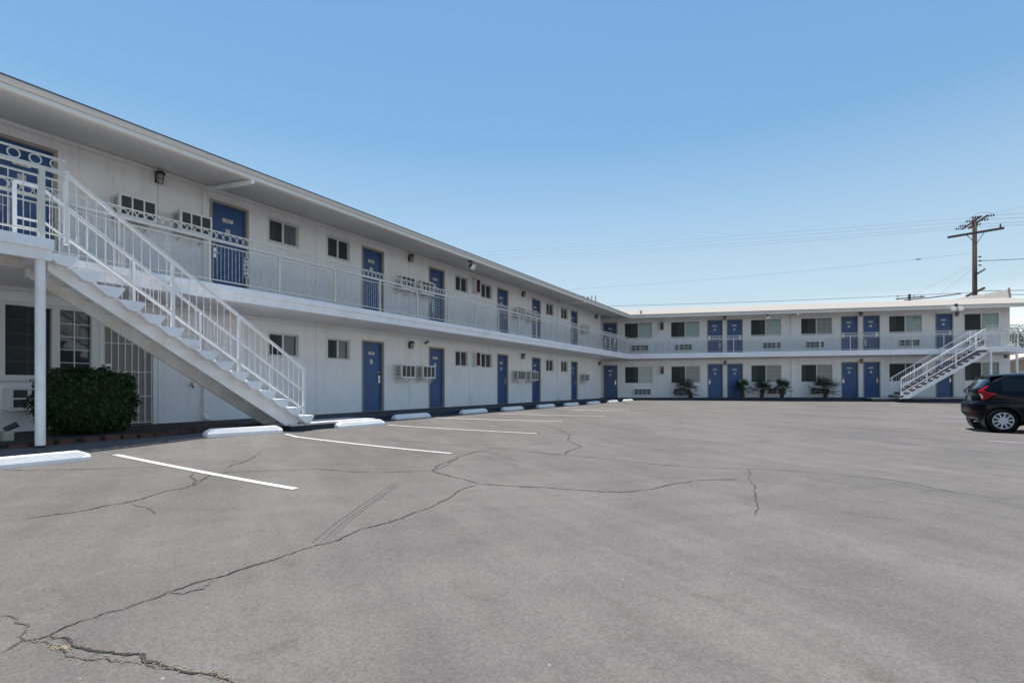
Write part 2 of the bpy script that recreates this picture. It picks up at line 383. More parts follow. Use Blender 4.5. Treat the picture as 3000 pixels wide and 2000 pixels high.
def ribbon(mb, pts, w, lift, jit, seed, taper=True, step=.022):
    r = random.Random(seed); P = [Vector((x, y, 0)) for x, y in pts]; path = []
    for i in range(len(P)-1):
        n = max(1, int((P[i+1]-P[i]).length/step))
        for k in range(n): path.append(P[i].lerp(P[i+1], k/n))
    path.append(P[-1]); m = len(path); L = []; Rr = []
    off = 0
    for i, p in enumerate(path):
        t = (path[min(i+1, m-1)]-path[max(i-1, 0)]).normalized(); nrm = Vector((-t.y, t.x, 0))
        off = off*.72 + r.uniform(-jit, jit)*.8; gap = .35+.65*min(1, max(0, .75+1.1*noise.noise(Vector((p.x*2.3, p.y*2.3, seed)))))
        ww = w*gap*r.uniform(.45, 1.3)*(min(1, (i+1)/6, (m-i)/6) if taper else 1)
        for lst, sg in ((L, 1), (Rr, -1)):
            q = p+nrm*(off+sg*ww/2); lst.append((q.x, q.y, gz(q.x, q.y)+lift))
    mb.add(L+Rr, [(i, i+1, m+i+1, m+i) for i in range(m-1)])
wide = {'A': .0135, 'H_': .017, 'L': .017, 'A2': .018, 'C': .019, 'I': .007, 'N': .019, 'M': .0085, 'D': .015, 'E': .013, 'F': .013}
CRACKS['A2'] = CRACKS['A'][31:]; CRACKS['A'] = CRACKS['A'][:32]
big, fine = MB(), MB()
for i, (k, pts) in enumerate(CRACKS.items()):
    if k in ('A', 'A2', 'H_', 'C', 'L', 'N', 'M', 'D', 'I', 'E', 'F'): ribbon(big, pts, wide.get(k, .020), .004, .012, i)
    else: ribbon(fine, pts, .020, .004, .014, i)
    if k in ('A', 'H_', 'D', 'A2'):                 # broken edge: thin side cracks that leave and rejoin
        rr = random.Random(150+i); j = 0
        while j < len(pts)-3:
            seg = pts[j:j+rr.choice((3, 4))]; o_ = rr.choice((-1, 1))*rr.uniform(.012, .035)
            mid = [(x+rr.uniform(-.006, .006), y+o_+rr.uniform(-.008, .008)) for x, y in seg[1:-1]]
            ribbon(fine, [seg[0]]+mid+[seg[-1]], .007, .0042, .010, 190+j+i*31); j += rr.choice((3, 4, 6))
    if k in ('E', 'C', 'L'):       # hairline branches beside the main crack
        rr = random.Random(50+i)
        for q in range(len(pts)//4):
            j = rr.randrange(len(pts)-1); x, y = pts[j]; a = rr.uniform(0, 6.28); l = rr.uniform(.08, .4)
            ribbon(fine, [(x, y), (x+l*.5*math.cos(a), y+l*.5*math.sin(a)), (x+l*math.cos(a+.6), y+l*math.sin(a+.6))], .009, .0045, .010, 90+q)
big.build('asphalt_crack', 'crack', kind='structure'); fine.build('fine_asphalt_crack', 'crackfine', kind='structure')
rub = MB()
def pebble(mb, x, y, s, r):
    z = gz(x, y); vs = []
    for dx, dy, dz in ((1,0,0),(-.9,.2,0),(.1,1,0),(-.1,-.9,0),(.1,.05,.7),(0,0,-.3)):
        vs.append((x+dx*s*r.uniform(.6, 1.1), y+dy*s*r.uniform(.6, 1.1), z+.003+dz*s*r.uniform(.5, 1)))
    mb.add(vs, [(0,2,4),(2,1,4),(1,3,4),(3,0,4),(2,0,5),(1,2,5),(3,1,5),(0,3,5)])
rr = random.Random(4)
for key, cnt, sc in (('H_', 260, .0050), ('I', 130, .0050), ('A', 160, .0040), ('J', 60, .004), ('D', 90, .005), ('E', 50, .005)):
    pts = CRACKS[key]
    for q in range(cnt):
        j = rr.randrange(len(pts)-1)
        if key == 'H_' and q < 170: j = rr.randrange(len(pts)//2, len(pts)-1)
        t = rr.random(); x = pts[j][0]*(1-t)+pts[j+1][0]*t; y = pts[j][1]*(1-t)+pts[j+1][1]*t
        pebble(rub, x+rr.gauss(0, .014), y+rr.gauss(0, .014), sc*rr.uniform(.4, 1.3), rr)
for q in range(70): pebble(rub, -1.915+rr.gauss(0, .026), 2.185+rr.gauss(0, .010), .006*rr.uniform(.5, 1.4), rr)
rub.build('crack_gravel', 'rubble', kind='stuff')

marks = MB()
M['tyremark'] = mat('tyre_mark', (.124, .115, .107), .9, .25, 30)
for pts_, w_ in (([(-1.41, 3.62), (-1.41, 4.17), (-1.37, 4.84), (-1.3, 5.75)], .030), ([(-1.35, 3.62), (-1.36, 4.17), (-1.32, 4.84), (-1.25, 5.76)], .018), ([(-1.32, 3.63), (-1.32, 4.18), (-1.29, 4.84), (-1.22, 5.76)], .012)): ribbon(marks, pts_, w_, .0035, .001, 3, step=.2)
marks.build('tyre_mark', 'tyremark', kind='structure')
LINES = [
    ((-5.3,6.87), (-2.23,5.3), 0.09),
    ((-4.11,9.33), (-0.95,8.03), 0.09),
    ((-2.85,11.8), (0.54,11.24), 0.09),
    ((-2.36,14.04), (1.42,14.51), 0.09),
    ((-0.41,16.3), (3.14,17.23), 0.09),
    ((2.32,19.63), (4.75,20.83), 0.09),
    ((3.72,21.55), (5.94,22.34), 0.09),
    ((20.02,27.24), (21.13,26.72), 0.09),
    ((19.16,25.9), (19.39,25.46), 0.09),
    ((18.6,22.98), (18.68,22.15), 0.09),
    ((16.21,19.53), (16.86,18.82), 0.09),
    ((14.23,17.36), (14.93,16.85), 0.09),
    ((12.41,14.2), (12.94,12.99), 0.09),
    ((10.32,11.12), (10.73,10.77), 0.09),
]
for i, (p, q, w) in enumerate(LINES):
    mb = MB(); p = Vector((*p, 0)); q = Vector((*q, 0)); n = max(2, int((q-p).length/.25)); t = (q-p).normalized(); nr = Vector((-t.y, t.x, 0)); vs = []
    for k in range(n+1):
        c = p.lerp(q, k/n)
        for sg in (1, -1):
            e = c+nr*sg*w/2; vs.append((e.x, e.y, gz(e.x, e.y)+.006))
    mb.add(vs, [(2*k, 2*k+1, 2*k+3, 2*k+2) for k in range(n)])
    mb.build('stall_line', 'line' if i < 6 or i == 12 else 'linefaded', kind='structure')

# ------------------------------------------------------------------ walkway
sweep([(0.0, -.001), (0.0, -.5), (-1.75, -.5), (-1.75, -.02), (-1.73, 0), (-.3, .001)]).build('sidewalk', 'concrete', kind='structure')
mb = MB(); mb.box(6.35, 8.55, -2.60, -1.752, -.028, .008); mb.cur = 1; mb.box(6.37, 8.53, -2.585, -1.753, -.5, -.0285); mb.build('concrete_pad', ['pad', 'concrete'], xf=ML, kind='structure')  # dark lower block puts the front face's shade into the colour
mb = MB(); mb.box(14.2, 22.6, -2.30, -1.655, -.028, .008); mb.cur = 1; mb.box(14.22, 22.58, -2.285, -1.656, -.5, -.0285); mb.build('concrete_pad', ['pad', 'concrete'], xf=MF, kind='structure')  # base coloured dark so the front reads as shaded
# dark strip along the kerb: the eaves' shade painted as a ground colour
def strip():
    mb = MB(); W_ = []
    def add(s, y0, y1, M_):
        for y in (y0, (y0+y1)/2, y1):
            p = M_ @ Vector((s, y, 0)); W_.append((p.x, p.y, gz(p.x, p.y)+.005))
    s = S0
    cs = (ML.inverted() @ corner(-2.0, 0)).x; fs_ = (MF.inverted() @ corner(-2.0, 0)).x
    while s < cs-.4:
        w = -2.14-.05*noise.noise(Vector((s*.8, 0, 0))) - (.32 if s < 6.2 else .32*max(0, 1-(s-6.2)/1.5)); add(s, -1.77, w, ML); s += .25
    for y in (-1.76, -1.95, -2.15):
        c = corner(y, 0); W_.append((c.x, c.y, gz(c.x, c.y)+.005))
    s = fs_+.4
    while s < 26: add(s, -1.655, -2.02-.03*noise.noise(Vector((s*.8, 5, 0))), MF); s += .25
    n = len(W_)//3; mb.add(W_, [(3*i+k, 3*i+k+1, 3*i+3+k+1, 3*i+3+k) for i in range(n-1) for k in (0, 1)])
    mb.build('painted_shade_strip', 'kerbshade', kind='structure')
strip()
# breezeway floor
def tri(z0, z1):
    mb = MB(); c0 = corner(0, 0); a = ML @ Vector((LEND-.02, 0, 0)); b = ML @ Vector((LEND-.02, 5.2, 0)); d = MF @ Vector((-4.6, .3, 0)); e = MF @ Vector((.5, .3, 0))
    pts = [(a.x, a.y), (c0.x, c0.y), (e.x, e.y), (d.x, d.y), (b.x, b.y)]
    mb.add([(x, y, WALK+z0) for x, y in pts]+[(x, y, WALK+z1) for x, y in pts], [(0,1,2,3,4), (9,8,7,6,5)]+[(i, i+5, (i+1) % 5+5, (i+1) % 5) for i in range(5)])
    return mb
tri(-.4, -.004).build('breezeway_floor', 'concrete', kind='structure')

# ------------------------------------------------------------------ the motel building
I4 = Matrix.Identity(4)
motel = thing('motel_building', 'white two storey motel with blue doors bending round the lot', 'motel', Matrix.Translation(corner(0, 0)))
def wall(name, frame, s0, s1, z0, z1, ops, depth=.11, seams=()):
    mb = MB(); ss = sorted({s0, s1} | {v for o in ops for v in o[:2]}); zs = sorted({z0, z1} | {v for o in ops for v in o[2:4]})
    def hole(s, z): return any(o[0] < s < o[1] and o[2] < z < o[3] for o in ops)
    for i in range(len(ss)-1):
        for j in range(len(zs)-1):
            if not hole((ss[i]+ss[i+1])/2, (zs[j]+zs[j+1])/2):
                mb.quad((ss[i], 0, zs[j]), (ss[i+1], 0, zs[j]), (ss[i+1], 0, zs[j+1]), (ss[i], 0, zs[j+1]))
    for a, b, c, d in ops:
        mb.quad((a, 0, c), (a, 0, d), (a, depth, d), (a, depth, c)); mb.quad((b, 0, c), (b, depth, c), (b, depth, d), (b, 0, d))
        mb.quad((a, 0, d), (b, 0, d), (b, depth, d), (a, depth, d)); mb.quad((a, 0, c), (a, depth, c), (b, depth, c), (b, 0, c))
    mb.cur = 1
    for s in seams: mb.box(s-.007, s+.007, -.003, .002, z0, z1-.02)
    return mb.build(name, ['stucco', 'seam'], motel, frame)

text_cache = {}
def text_mesh(txt, size):
    cu = bpy.data.curves.new('t', 'FONT'); cu.body = txt; cu.size = size; cu.align_x = 'CENTER'; cu.align_y = 'CENTER'; cu.extrude = .0015; cu.resolution_u = 2
    ob = bpy.data.objects.new('t', cu); col.objects.link(ob); bpy.context.view_layer.update()
    me = bpy.data.meshes.new_from_object(ob.evaluated_get(bpy.context.evaluated_depsgraph_get()))
    bpy.data.objects.remove(ob); bpy.data.curves.remove(cu)
    v = [p.co.copy() for p in me.vertices]; f = [list(p.vertices) for p in me.polygons]; bpy.data.meshes.remove(me)
    return v, f
def door(frame, s0, s1, z0, num, lock=1, h=2.03, depth=.075):
    """leaf set back in its jamb, number plate, notice, card lock"""
    w = s1-s0; c = (s0+s1)/2
    mb = MB(); mb.box(s0, s1, depth, depth+.045, z0+.012, z0+h)
    d = mb.build('door', 'blue', motel, frame); d['label'] = 'blue door of room '+num
    fr = MB(); t = .055
    fr.box(s0-t, s0, -.012, depth+.04, z0, z0+h+t); fr.box(s1, s1+t, -.012, depth+.04, z0, z0+h+t); fr.box(s0+.0005, s1-.0005, -.0115, depth+.04, z0+h, z0+h+t)
    fr.box(s0+.0005, s1-.0005, .0, depth+.05, z0-.01, z0+.011)
    fr.build('door_frame', 'jamb', d, frame)
    y = depth-.006; pz = z0+h-.315
    pl = MB(); pw, ph = .118, .043
    pl.add([(c-pw+.012, y, pz-ph), (c+pw-.012, y, pz-ph), (c+pw, y, pz-ph+.012), (c+pw, y, pz+ph-.012), (c+pw-.012, y, pz+ph), (c-pw+.012, y, pz+ph), (c-pw, y, pz+ph-.012), (c-pw, y, pz-ph+.012)], [])
    pl.add([p+Vector((0, .007, 0)) for p in pl.v], [])
    pl.f = [list(range(8))]+[[i, i+8, (i+1) % 8+8, (i+1) % 8] for i in range(8)]; pl.mi = [0]*9
    v, f = text_mesh(num, .088); pl.cur = 1
    pl.add([(c+p.x*1.08, y-.0025-p.z, pz+p.y) for p in v], f)
    pl.build('number_plate', ['plate', 'digit'], d, frame)
    nb = MB(); nz = z0+h-.56; nb.box(c-.055, c+.055, y+.001, y+.007, nz-.065, nz+.065); nb.build('notice', 'paper', d, frame)
    lx = s1-.085 if lock > 0 else s0+.085
    lk = MB(); lk.box(lx-.037, lx+.037, depth-.022, depth, z0+.84, z0+1.16); lk.cur = 1
    lk.box(lx-.030, lx+.030, depth-.034, depth-.022, z0+1.06, z0+1.15); lk.cur = 0
    lk.tube([(lx, depth-.02, z0+.95), (lx, depth-.06, z0+.95), (lx-lock*.10, depth-.062, z0+.945)], .010, 6)
    lk.build('card_lock', ['steel', 'black'], d, frame)
    return (s0-.002, s1+.002, z0-.004, z0+h+.004)
def window(frame, s0, s1, z0, z1, kind='small', depth=.06):
    """horizontal slider: frame, a screened half and a glazed half"""
    t = .035; m = (s0+s1)/2; mb = MB()
    if kind == 'small':
        mb.box(s0-t, s1+t, -.018, depth+.03, z1, z1+t); mb.box(s0-t, s1+t, -.024, depth+.03, z0-t, z0)
        mb.box(s0-t, s0, -.017, depth+.03, z0, z1); mb.box(s1, s1+t, -.017, depth+.03, z0, z1)
    t2 = .022
    mb.box(s0, s1, depth-.02, depth+.03, z1-t2, z1-.0005); mb.box(s0, s1, depth-.02, depth+.03, z0+.0005, z0+t2)
    mb.box(s0+.0005, s0+t2, depth-.019, depth+.029, z0+t2, z1-t2); mb.box(s1-t2, s1-.0005, depth-.019, depth+.029, z0+t2, z1-t2)
    mb.box(m-.024, m+.024, depth-.028, depth+.03, z0+t2, z1-t2)
    w = mb.build('window', 'alu', motel, frame)
    a = MB(); a.box(s0+t2, m-.024, depth-.004, depth+.004, z0+t2, z1-t2); wr = random.Random(int(s0*131+z0*17)); k = wr.random()
    if k < .6:                                # a drawn curtain shows through part of the screen
        fr_ = wr.uniform(.25, .55); x0, x1 = s0+t2, m-.024; a.cur = 1
        if wr.random() < .5: a.box(x0, x0+(x1-x0)*fr_, depth-.006, depth-.0045, z0+t2, z1-t2)
        else: a.box(x1-(x1-x0)*fr_, x1, depth-.006, depth-.0045, z0+t2, z1-t2)
    a.build('screen_pane', ['screen', 'screen2'], w, frame)
    g = MB(); g.box(m+.024, s1-t2, depth+.006, depth+.012, z0+t2, z1-t2)
    if kind != 'small':
        g.cur = 1; gw = s1-t2-(m+.024)
        for k in (1, 2): x = m+.024+gw*k/3; g.box(x-.006, x+.006, depth+.001, depth+.006, z0+t2, z1-t2)
        for k in (1, 2, 3): z = z0+(z1-z0)*k/4; g.box(m+.024, s1-t2, depth+.002, depth+.0055, z-.006, z+.006)
    g.build('glass_pane', [wr.choice(('glassdark', 'glassdark', 'curtain3')) if kind == 'small' else (wr.choice(('curtain', 'curtain', 'curtain3')) if kind == 'teal' else 'curtain2'), 'muntin'], w, frame)
    return (s0-.001, s1+.001, z0-.001, z1+.001)

# long wing
upd = [(2.83, 3.61, '202', -1), (6.31, 7.09, '203', -1), (10.64, 11.42, '204', 1), (13.63, 14.39, '205', -1), (17.98, 18.76, '206', 1), (21.0, 21.77, '207', -1), (25.43, 26.2, '208', 1)]
lod = [(10.64, 11.42, '104', 1), (13.63, 14.39, '105', -1), (17.98, 18.76, '106', 1), (21.0, 21.77, '107', -1), (25.43, 26.2, '108', 1)]
wl = [(7.66, 8.46), (9.38, 10.12), (15.07, 15.82), (16.75, 17.49), (22.42, 23.2), (24.12, 24.9)]
ops = [door(ML, a, b, F2+.06, n, l) for a, b, n, l in upd] + [window(ML, a, b, 4.25, 4.775) for a, b in wl]
SEAM = (1.9, 5.24, 9.0, 12.6, 15.95, 20.0, 23.75, 27.2, 28.9)
wall('upper_wall', ML, S0, LEND, F2, 5.07, ops, seams=SEAM)
ops = [door(ML, a, b, 0.0, n, l) for a, b, n, l in lod] + [window(ML, a, b, 1.49, 2.02) for a, b in wl]
# the office window, two sashes with glazing bars
def office_window():
    y = .05; mb = MB(); z0, z1 = .93, 2.07
    for a, b, c, d in ((2.90, 2.99, z0-.07, z1+.07), (3.58, 3.69, z0-.07, z1+.07), (4.14, 4.24, z0-.07, z1+.07)): mb.box(a, b, -.03, y+.04, c, d)
    for c, d in ((z0-.07, z0), (z1, z1+.07)):
        mb.box(2.9905, 3.5795, -.028, y+.04, c, d); mb.box(3.6905, 4.1395, -.028, y+.04, c, d)
    mb.box(2.85, 4.29, -.07, -.031, z0-.10, z0-.065)
    w = mb.build('window', 'alu', motel, ML)
    for (a, b), m in (((2.99, 3.58), 'screen'), ((3.69, 4.14), 'glassdark')):
        g = MB(); g.box(a, b, y, y+.008, z0, z1); g.cur = 1
        mid = (a+b)/2; g.box(mid-.008, mid+.008, y-.006, y, z0, z1)
        for k in (1, 2, 3, 4): z = z0+(z1-z0)*k/5; g.box(a, b, y-.005, y-.0005, z-.007, z+.007)
        g.build('screen_pane' if m == 'screen' else 'glass_pane', [m, 'fin' if m == 'screen' else 'alu'], w, ML)
    return (2.91, 4.23, z0-.02, z1+.02)
ops.append(office_window())
def security_door():
    s0, s1, h = 4.33, 5.15, 2.08; mb = MB(); mb.box(s0, s1, .05, .07, .02, h)
    d = mb.build('security_door', 'security', motel, ML)
    g = MB()
    for k in range(8): x = s0+.02+(s1-s0-.04)*k/7; g.box(x-.0055, x+.0055, .012, .028, .03, h-.01)
    for z in (.04, .55, 1.02, 1.55, h-.02): g.box(s0+.012, s1-.012, .008, .032, z-.007, z+.007)
    g.box(s0-.05, s0-.001, -.015, .06, 0, h+.05); g.box(s1+.001, s1+.05, -.015, .06, 0, h+.05); g.box(s0, s1, -.014, .06, h+.001, h+.05)
    g.build('grille', 'white', d, ML)
    k = MB(); k.box(s0+.03, s0+.12, -.008, .012, 1.02, 1.16); k.cur = 1; k.lathe([(0, -.045), (.022, -.04), (.026, -.02), (.02, -.008)], 10, 'y', (s0+.075, 0, 1.09)); k.build('door_handle', ['white', 'black'], d, ML)
    return (s0-.01, s1+.01, .0, h+.01)
ops.append(security_door())
wall('lower_wall', ML, S0, LEND, -.3, UP, ops, seams=SEAM)
# far wing
fd = [(-.15, .64, '09', 1), (6.17, 6.98, '10', -1), (7.31, 8.13, '11', 1), (13.68, 14.5, '12', -1), (14.85, 15.65, '13', 1), (18.6, 19.4, '14', 1)]
fw = [(1.14, 2.84), (3.97, 5.68), (8.65, 10.35), (11.46, 13.16), (16.18, 17.88), (20.02, 21.71)]
ops = [door(MF, a, b, F2+.03, '2'+n, l) for a, b, n, l in fd] + [window(MF, a, b, 3.70, 4.72, 'teal') for a, b in fw]
wall('upper_wall', MF, -4.8, S1, F2, 5.07, ops, seams=(3.1, 10.95, 19.95))
ops = [door(MF, a, b, 0.0, '1'+n, l) for a, b, n, l in fd] + [window(MF, a, b, .92, 1.96, 'teal' if i < 2 else 'grey') for i, (a, b) in enumerate(fw)]
wall('lower_wall', MF, -4.8, S1, -.35, UP, ops, seams=(3.1, 10.95, 19.95))
# end walls and backs
mb = MB()
mb.box(LEND-.14, LEND, .003, 8.0, -.3, UP-.003); mb.box(LEND-.14, LEND, .003, 8.0, F2+.003, 5.0)
mb.box(S0, S0+.2, .003, 8, -.3, 5.0); mb.box(S0, LEND, 7.8, 8.0, -.3, 4.99)
mb.build('end_wall', 'stucco', motel, ML)
mb = MB(); mb.box(S1-.18, S1, .003, 8.0, -.5, UP-.003); mb.box(S1-.18, S1, .003, 8.0, F2+.003, 5.0); mb.box(-4.8, S1, 7.8, 8.0, -.5, 4.99)
mb.build('end_wall', 'stucco', motel, MF)
# balcony slab: top tier standing a little proud of the lower one
sweep([(.30, F2-.001), (.30, UP+.001), (-1.60, UP), (-1.615, UP+.01), (-1.615, F2-.135), (-1.65, F2-.125), (-1.65, F2-.012), (-1.635, F2)], s1=S1+.02).build('balcony_slab', 'slab', motel, I4)
mb = tri(UP+.004, F2-.004); mb.build('balcony_slab', 'slab', motel, I4)
sweep([(-.004, F2+.006), (-.004, F2-.01), (-1.55, F2-.01), (-1.55, F2+.004)], s1=S1-.05).build('balcony_deck', 'deck', motel, I4)
# gallery round the right end of the far wing
# roof, gutter, soffit
E_ = -1.70; PIT = .194; RID = 4.04; zE = 5.031
R1 = 24.63
def roofmesh():
    mb = MB()
    c = corner(E_, zE); rz = zE+PIT*(RID-E_); rc = corner(RID, rz)
    mb.add([PL(S0-.6, E_, zE), c, rc, PL(S0-.6, RID, rz)], [(0,1,2,3)])
    mb.add([c, PF(R1, E_, zE), PF(R1, RID, rz), rc], [(0,1,2,3)])
    oc = corner(2*RID-E_, zE)
    mb.add([PL(S0-.6, RID, rz), rc, oc, PL(S0-.6, 2*RID-E_, zE)], [(0,1,2,3)])
    mb.add([rc, PF(R1, RID, rz), PF(R1, 2*RID-E_, zE), oc], [(0,1,2,3)])
    # thickness at the verge
    mb.add([PF(R1, E_, zE-.004), PF(R1, RID, rz), PF(R1, 2*RID-E_, zE), PF(R1, 2*RID-E_, zE-.18), PF(R1, RID, rz-.18), PF(R1, E_, zE-.18)], [(0,1,4,5), (1,2,3,4)])
    return mb.build('roof', 'roof', motel, I4)
roofmesh()
sweep([(E_-.012, zE-.004), (E_-.012, zE-.022), (E_+.06, zE-.022), (E_+.06, zE-.004)], S0-.6, R1+.01).build('drip_edge', 'drip', motel, I4)
# moulded gutter, an ogee with a pale bottom lip
sweep([(E_, zE-.023), (E_-.002, zE-.075), (E_+.025, zE-.105), (E_+.045, zE-.118), (E_+.10, zE-.118), (E_+.10, zE-.023)], S0-.6, R1).build('fascia', 'fascia', motel, I4)
sweep([(E_+.028, zE-.1185), (E_+.018, zE-.135), (E_+.018, zE-.192), (E_+.03, zE-.200), (E_+.115, zE-.200), (E_+.115, zE-.1185)], S0-.6, R1).build('gutter', 'gutter', motel, I4)
sweep([(E_+.10, zE-.175), (.02, 5.065), (.02, 5.09), (E_+.10, zE-.15)], S0-.6, R1).build('soffit', 'soffit', motel, I4)
mb = tri(5.062, 5.08); mb.build('soffit', 'soffit', motel, I4)
# cover strip where wall meets soffit and the conduits that run along it
mb = MB(); mb.box(S0, LEND, -.022, -.001, 4.985, 5.045); mb.cur = 0
mb.tube([(S0, -.030, 4.955), (LEND, -.030, 4.955)], .011, 6); mb.build('conduit', 'stucco', motel, ML)
mb = MB(); mb.tube([(S0, -.030, 2.30), (LEND, -.030, 2.30)], .011, 6); mb.box(S0, 7.6, -.02, -.001, 2.325, 2.37); mb.build('conduit', 'stucco', motel, ML)
mb = MB(); mb.tube([(-.1, -.55, 2.335), (S1, -.55, 2.335)], .016, 6)
for s in (1.6, 3.4, 5.3, 6.9, 8.4, 9.6, 11.2, 12.9, 14.6, 16.0, 17.4, 19.4): mb.box(s-.07, s+.07, -.61, -.49, 2.275, 2.378)
mb.build('conduit', 'soffit', motel, MF)
# downspouts: gutter outlet, run back under the soffit, down both storeys
for s, se, mtl in ((6.13, 6.18, 'stucco'), (23.62, 23.3, 'stucco')):
    mb = MB(); mb.bar((se, E_+.07, 4.84), (se, E_+.07, 4.78), .085, .075)
    mb.bar((se, E_+.06, 4.80), (s, -.05, 4.93), .075, .065)
    mb.box(s-.04, s+.04, -.068, -.003, F2, 4.95); mb.box(s-.038, s+.038, -.066, -.003, .02, UP)
    mb.bar((s, -.035, .14), (s, -.16, .03), .07, .06)
    mb.build('downspout', mtl, motel, ML)
mb = MB(); mb.bar((10.78, -1.50, 4.84), (10.78, -1.50, 4.74), .085, .075); mb.bar((10.78, -1.50, 4.77), (10.92, -.05, 4.93), .075, .065)
mb.box(10.88, 10.96, -.068, -.003, F2, 4.95); mb.box(10.882, 10.958, -.066, -.003, .02, UP); mb.build('downspout', 'stucco', motel, MF)
for s, z, r in ((28.5, 6.08, .05), (29.25, 6.14, .06), (29.85, 6.30, .035), (30.5, 6.40, .035)):
    mb = MB(); mb.lathe([(r, 5.3), (r, z-.06), (r*1.5, z-.06), (r*1.5, z), (0, z+.02)], 10, 'z', (s, .6, 0)); mb.build('vent_pipe', 'pipe', motel, ML, smooth=False)
mb = MB(); mb.lathe([(.06, 5.1), (.06, 5.33), (.11, 5.36), (.02, 5.46), (0, 5.46)], 10, 'z', (2.1, -.9, 0)); mb.build('vent_pipe', 'pipe', motel, MF)
# raised shingled end of the roof behind the ridge
mb = MB(); mb.add([(22.1, 5, 5.95), (25.6, 5, 5.9), (26.05, 5.85, 6.94), (22.1, 5.3, 6.25), (22.1, 5.9, 5.9), (26.05, 5.95, 5.9)], [(0,1,2,3), (3,2,5,4), (0,4,5,1), (0,3,4), (1,5,2)]); mb.build('roof_parapet', 'shingle', motel, MF)
mb = MB(); mb.bar((25.64, 4.99, 5.86), (26.10, 5.86, 6.98), .10, .16); mb.build('parapet_trim', 'arm', motel, MF)

# ------------------------------------------------------------------ balcony railings
def panel_mesh(w, seed):
    """one bay: band of rings, twisted balusters, a cast scroll in the middle"""
    mb = MB(); n = int(round(w/.131)); d = w/n
    for i in range(n): mb.torus(((i+.5)*d, 0, .895), .058, .0078, 'y', 16, 4, sx=1.0, sz=1.12)
    n = int(round(w/.072)); d = w/n; mb.cur = 1
    for i in range(1, n):
        if abs(i*d-w/2) < .05: continue
        mb.twist(i*d, 0, .075, .715, .0105, .005, ph=i*.9)
    c = w/2; mb.cur = 0
    for z, r in ((.26, .040), (.34, .030), (.42, .046), (.50, .030), (.58, .040)): mb.torus((c, 0, z), r, .008, 'y', 12, 4)
    for z in (.30, .38, .46, .54):
        for sg in (-1, 1): mb.torus((c+sg*.034, 0, z), .018, .006, 'y', 8, 4)
    mb.bar((c, 0, .07), (c, 0, .23), .012, .012); mb.bar((c, 0, .61), (c, 0, .72), .012, .012)
    return mb
def railing(frame, ps, label, other_end, y, base):
    rt = thing('balcony_railing', label, 'railing', frame @ T(ps[0], y, F2))
    L0 = ps[0]; proto = {}
    def run(name, z, w, h, a, b):
        mb = MB(); mb.box(a, b, -w/2, w/2, z-h/2, z+h/2); return mb.build(name, 'rail', rt, frame @ T(0, y, F2))
    a, b = ps[0]-.02, ps[-1]+.02
    if other_end is not None: (a, b) = (other_end, b) if other_end < ps[0] else (a, other_end)
    run('top_rail', .978, .026, .020, a, b); run('handrail', .810, .046, .042, a, b); run('middle_rail', .722, .024, .018, a, b); run('bottom_rail', .068, .024, .020, a, b)
    pts = sorted(set(ps + ([other_end] if other_end is not None else [])))
    for s in ps:
        mb = MB(); mb.box(s-.019, s+.019, -.019, .019, -.012, .789); mb.box(s-.05, s+.05, -.04, .04, -.001, .010)
        mb.build('post', 'rail', rt, frame @ T(0, y, F2))
    for p, q in zip(pts[:-1], pts[1:]):
        key = round(q-p, 2)
        if key not in proto:
            o = panel_mesh(q-p, 1).build('railing_panel', ['rail', 'bar'], rt, frame @ T(p, y, F2)); proto[key] = (o, p)
        else:
            o = proto[key][0].copy(); col.objects.link(o); o.location = (p-proto[key][1], 0, 0)
    return rt
YR = -1.61
cl = ML.inverted() @ corner(YR, F2); cf = MF.inverted() @ corner(YR, F2)
railing(ML, [round(1.03+1.443*i, 3) for i in range(-4, 40) if 1.03+1.443*i < cl.x-.35], 'cream iron railing with rings along the long left wing', round(cl.x, 3), YR, F2)
railing(MF, [round(2.68+1.543*i, 3) for i in range(-3, 11) if 2.68+1.543*i > cf.x+.35]+[18.11+1.543, 22.20], 'cream iron railing along the balcony of the far wing', round(cf.x, 3), yf(YR), F2)

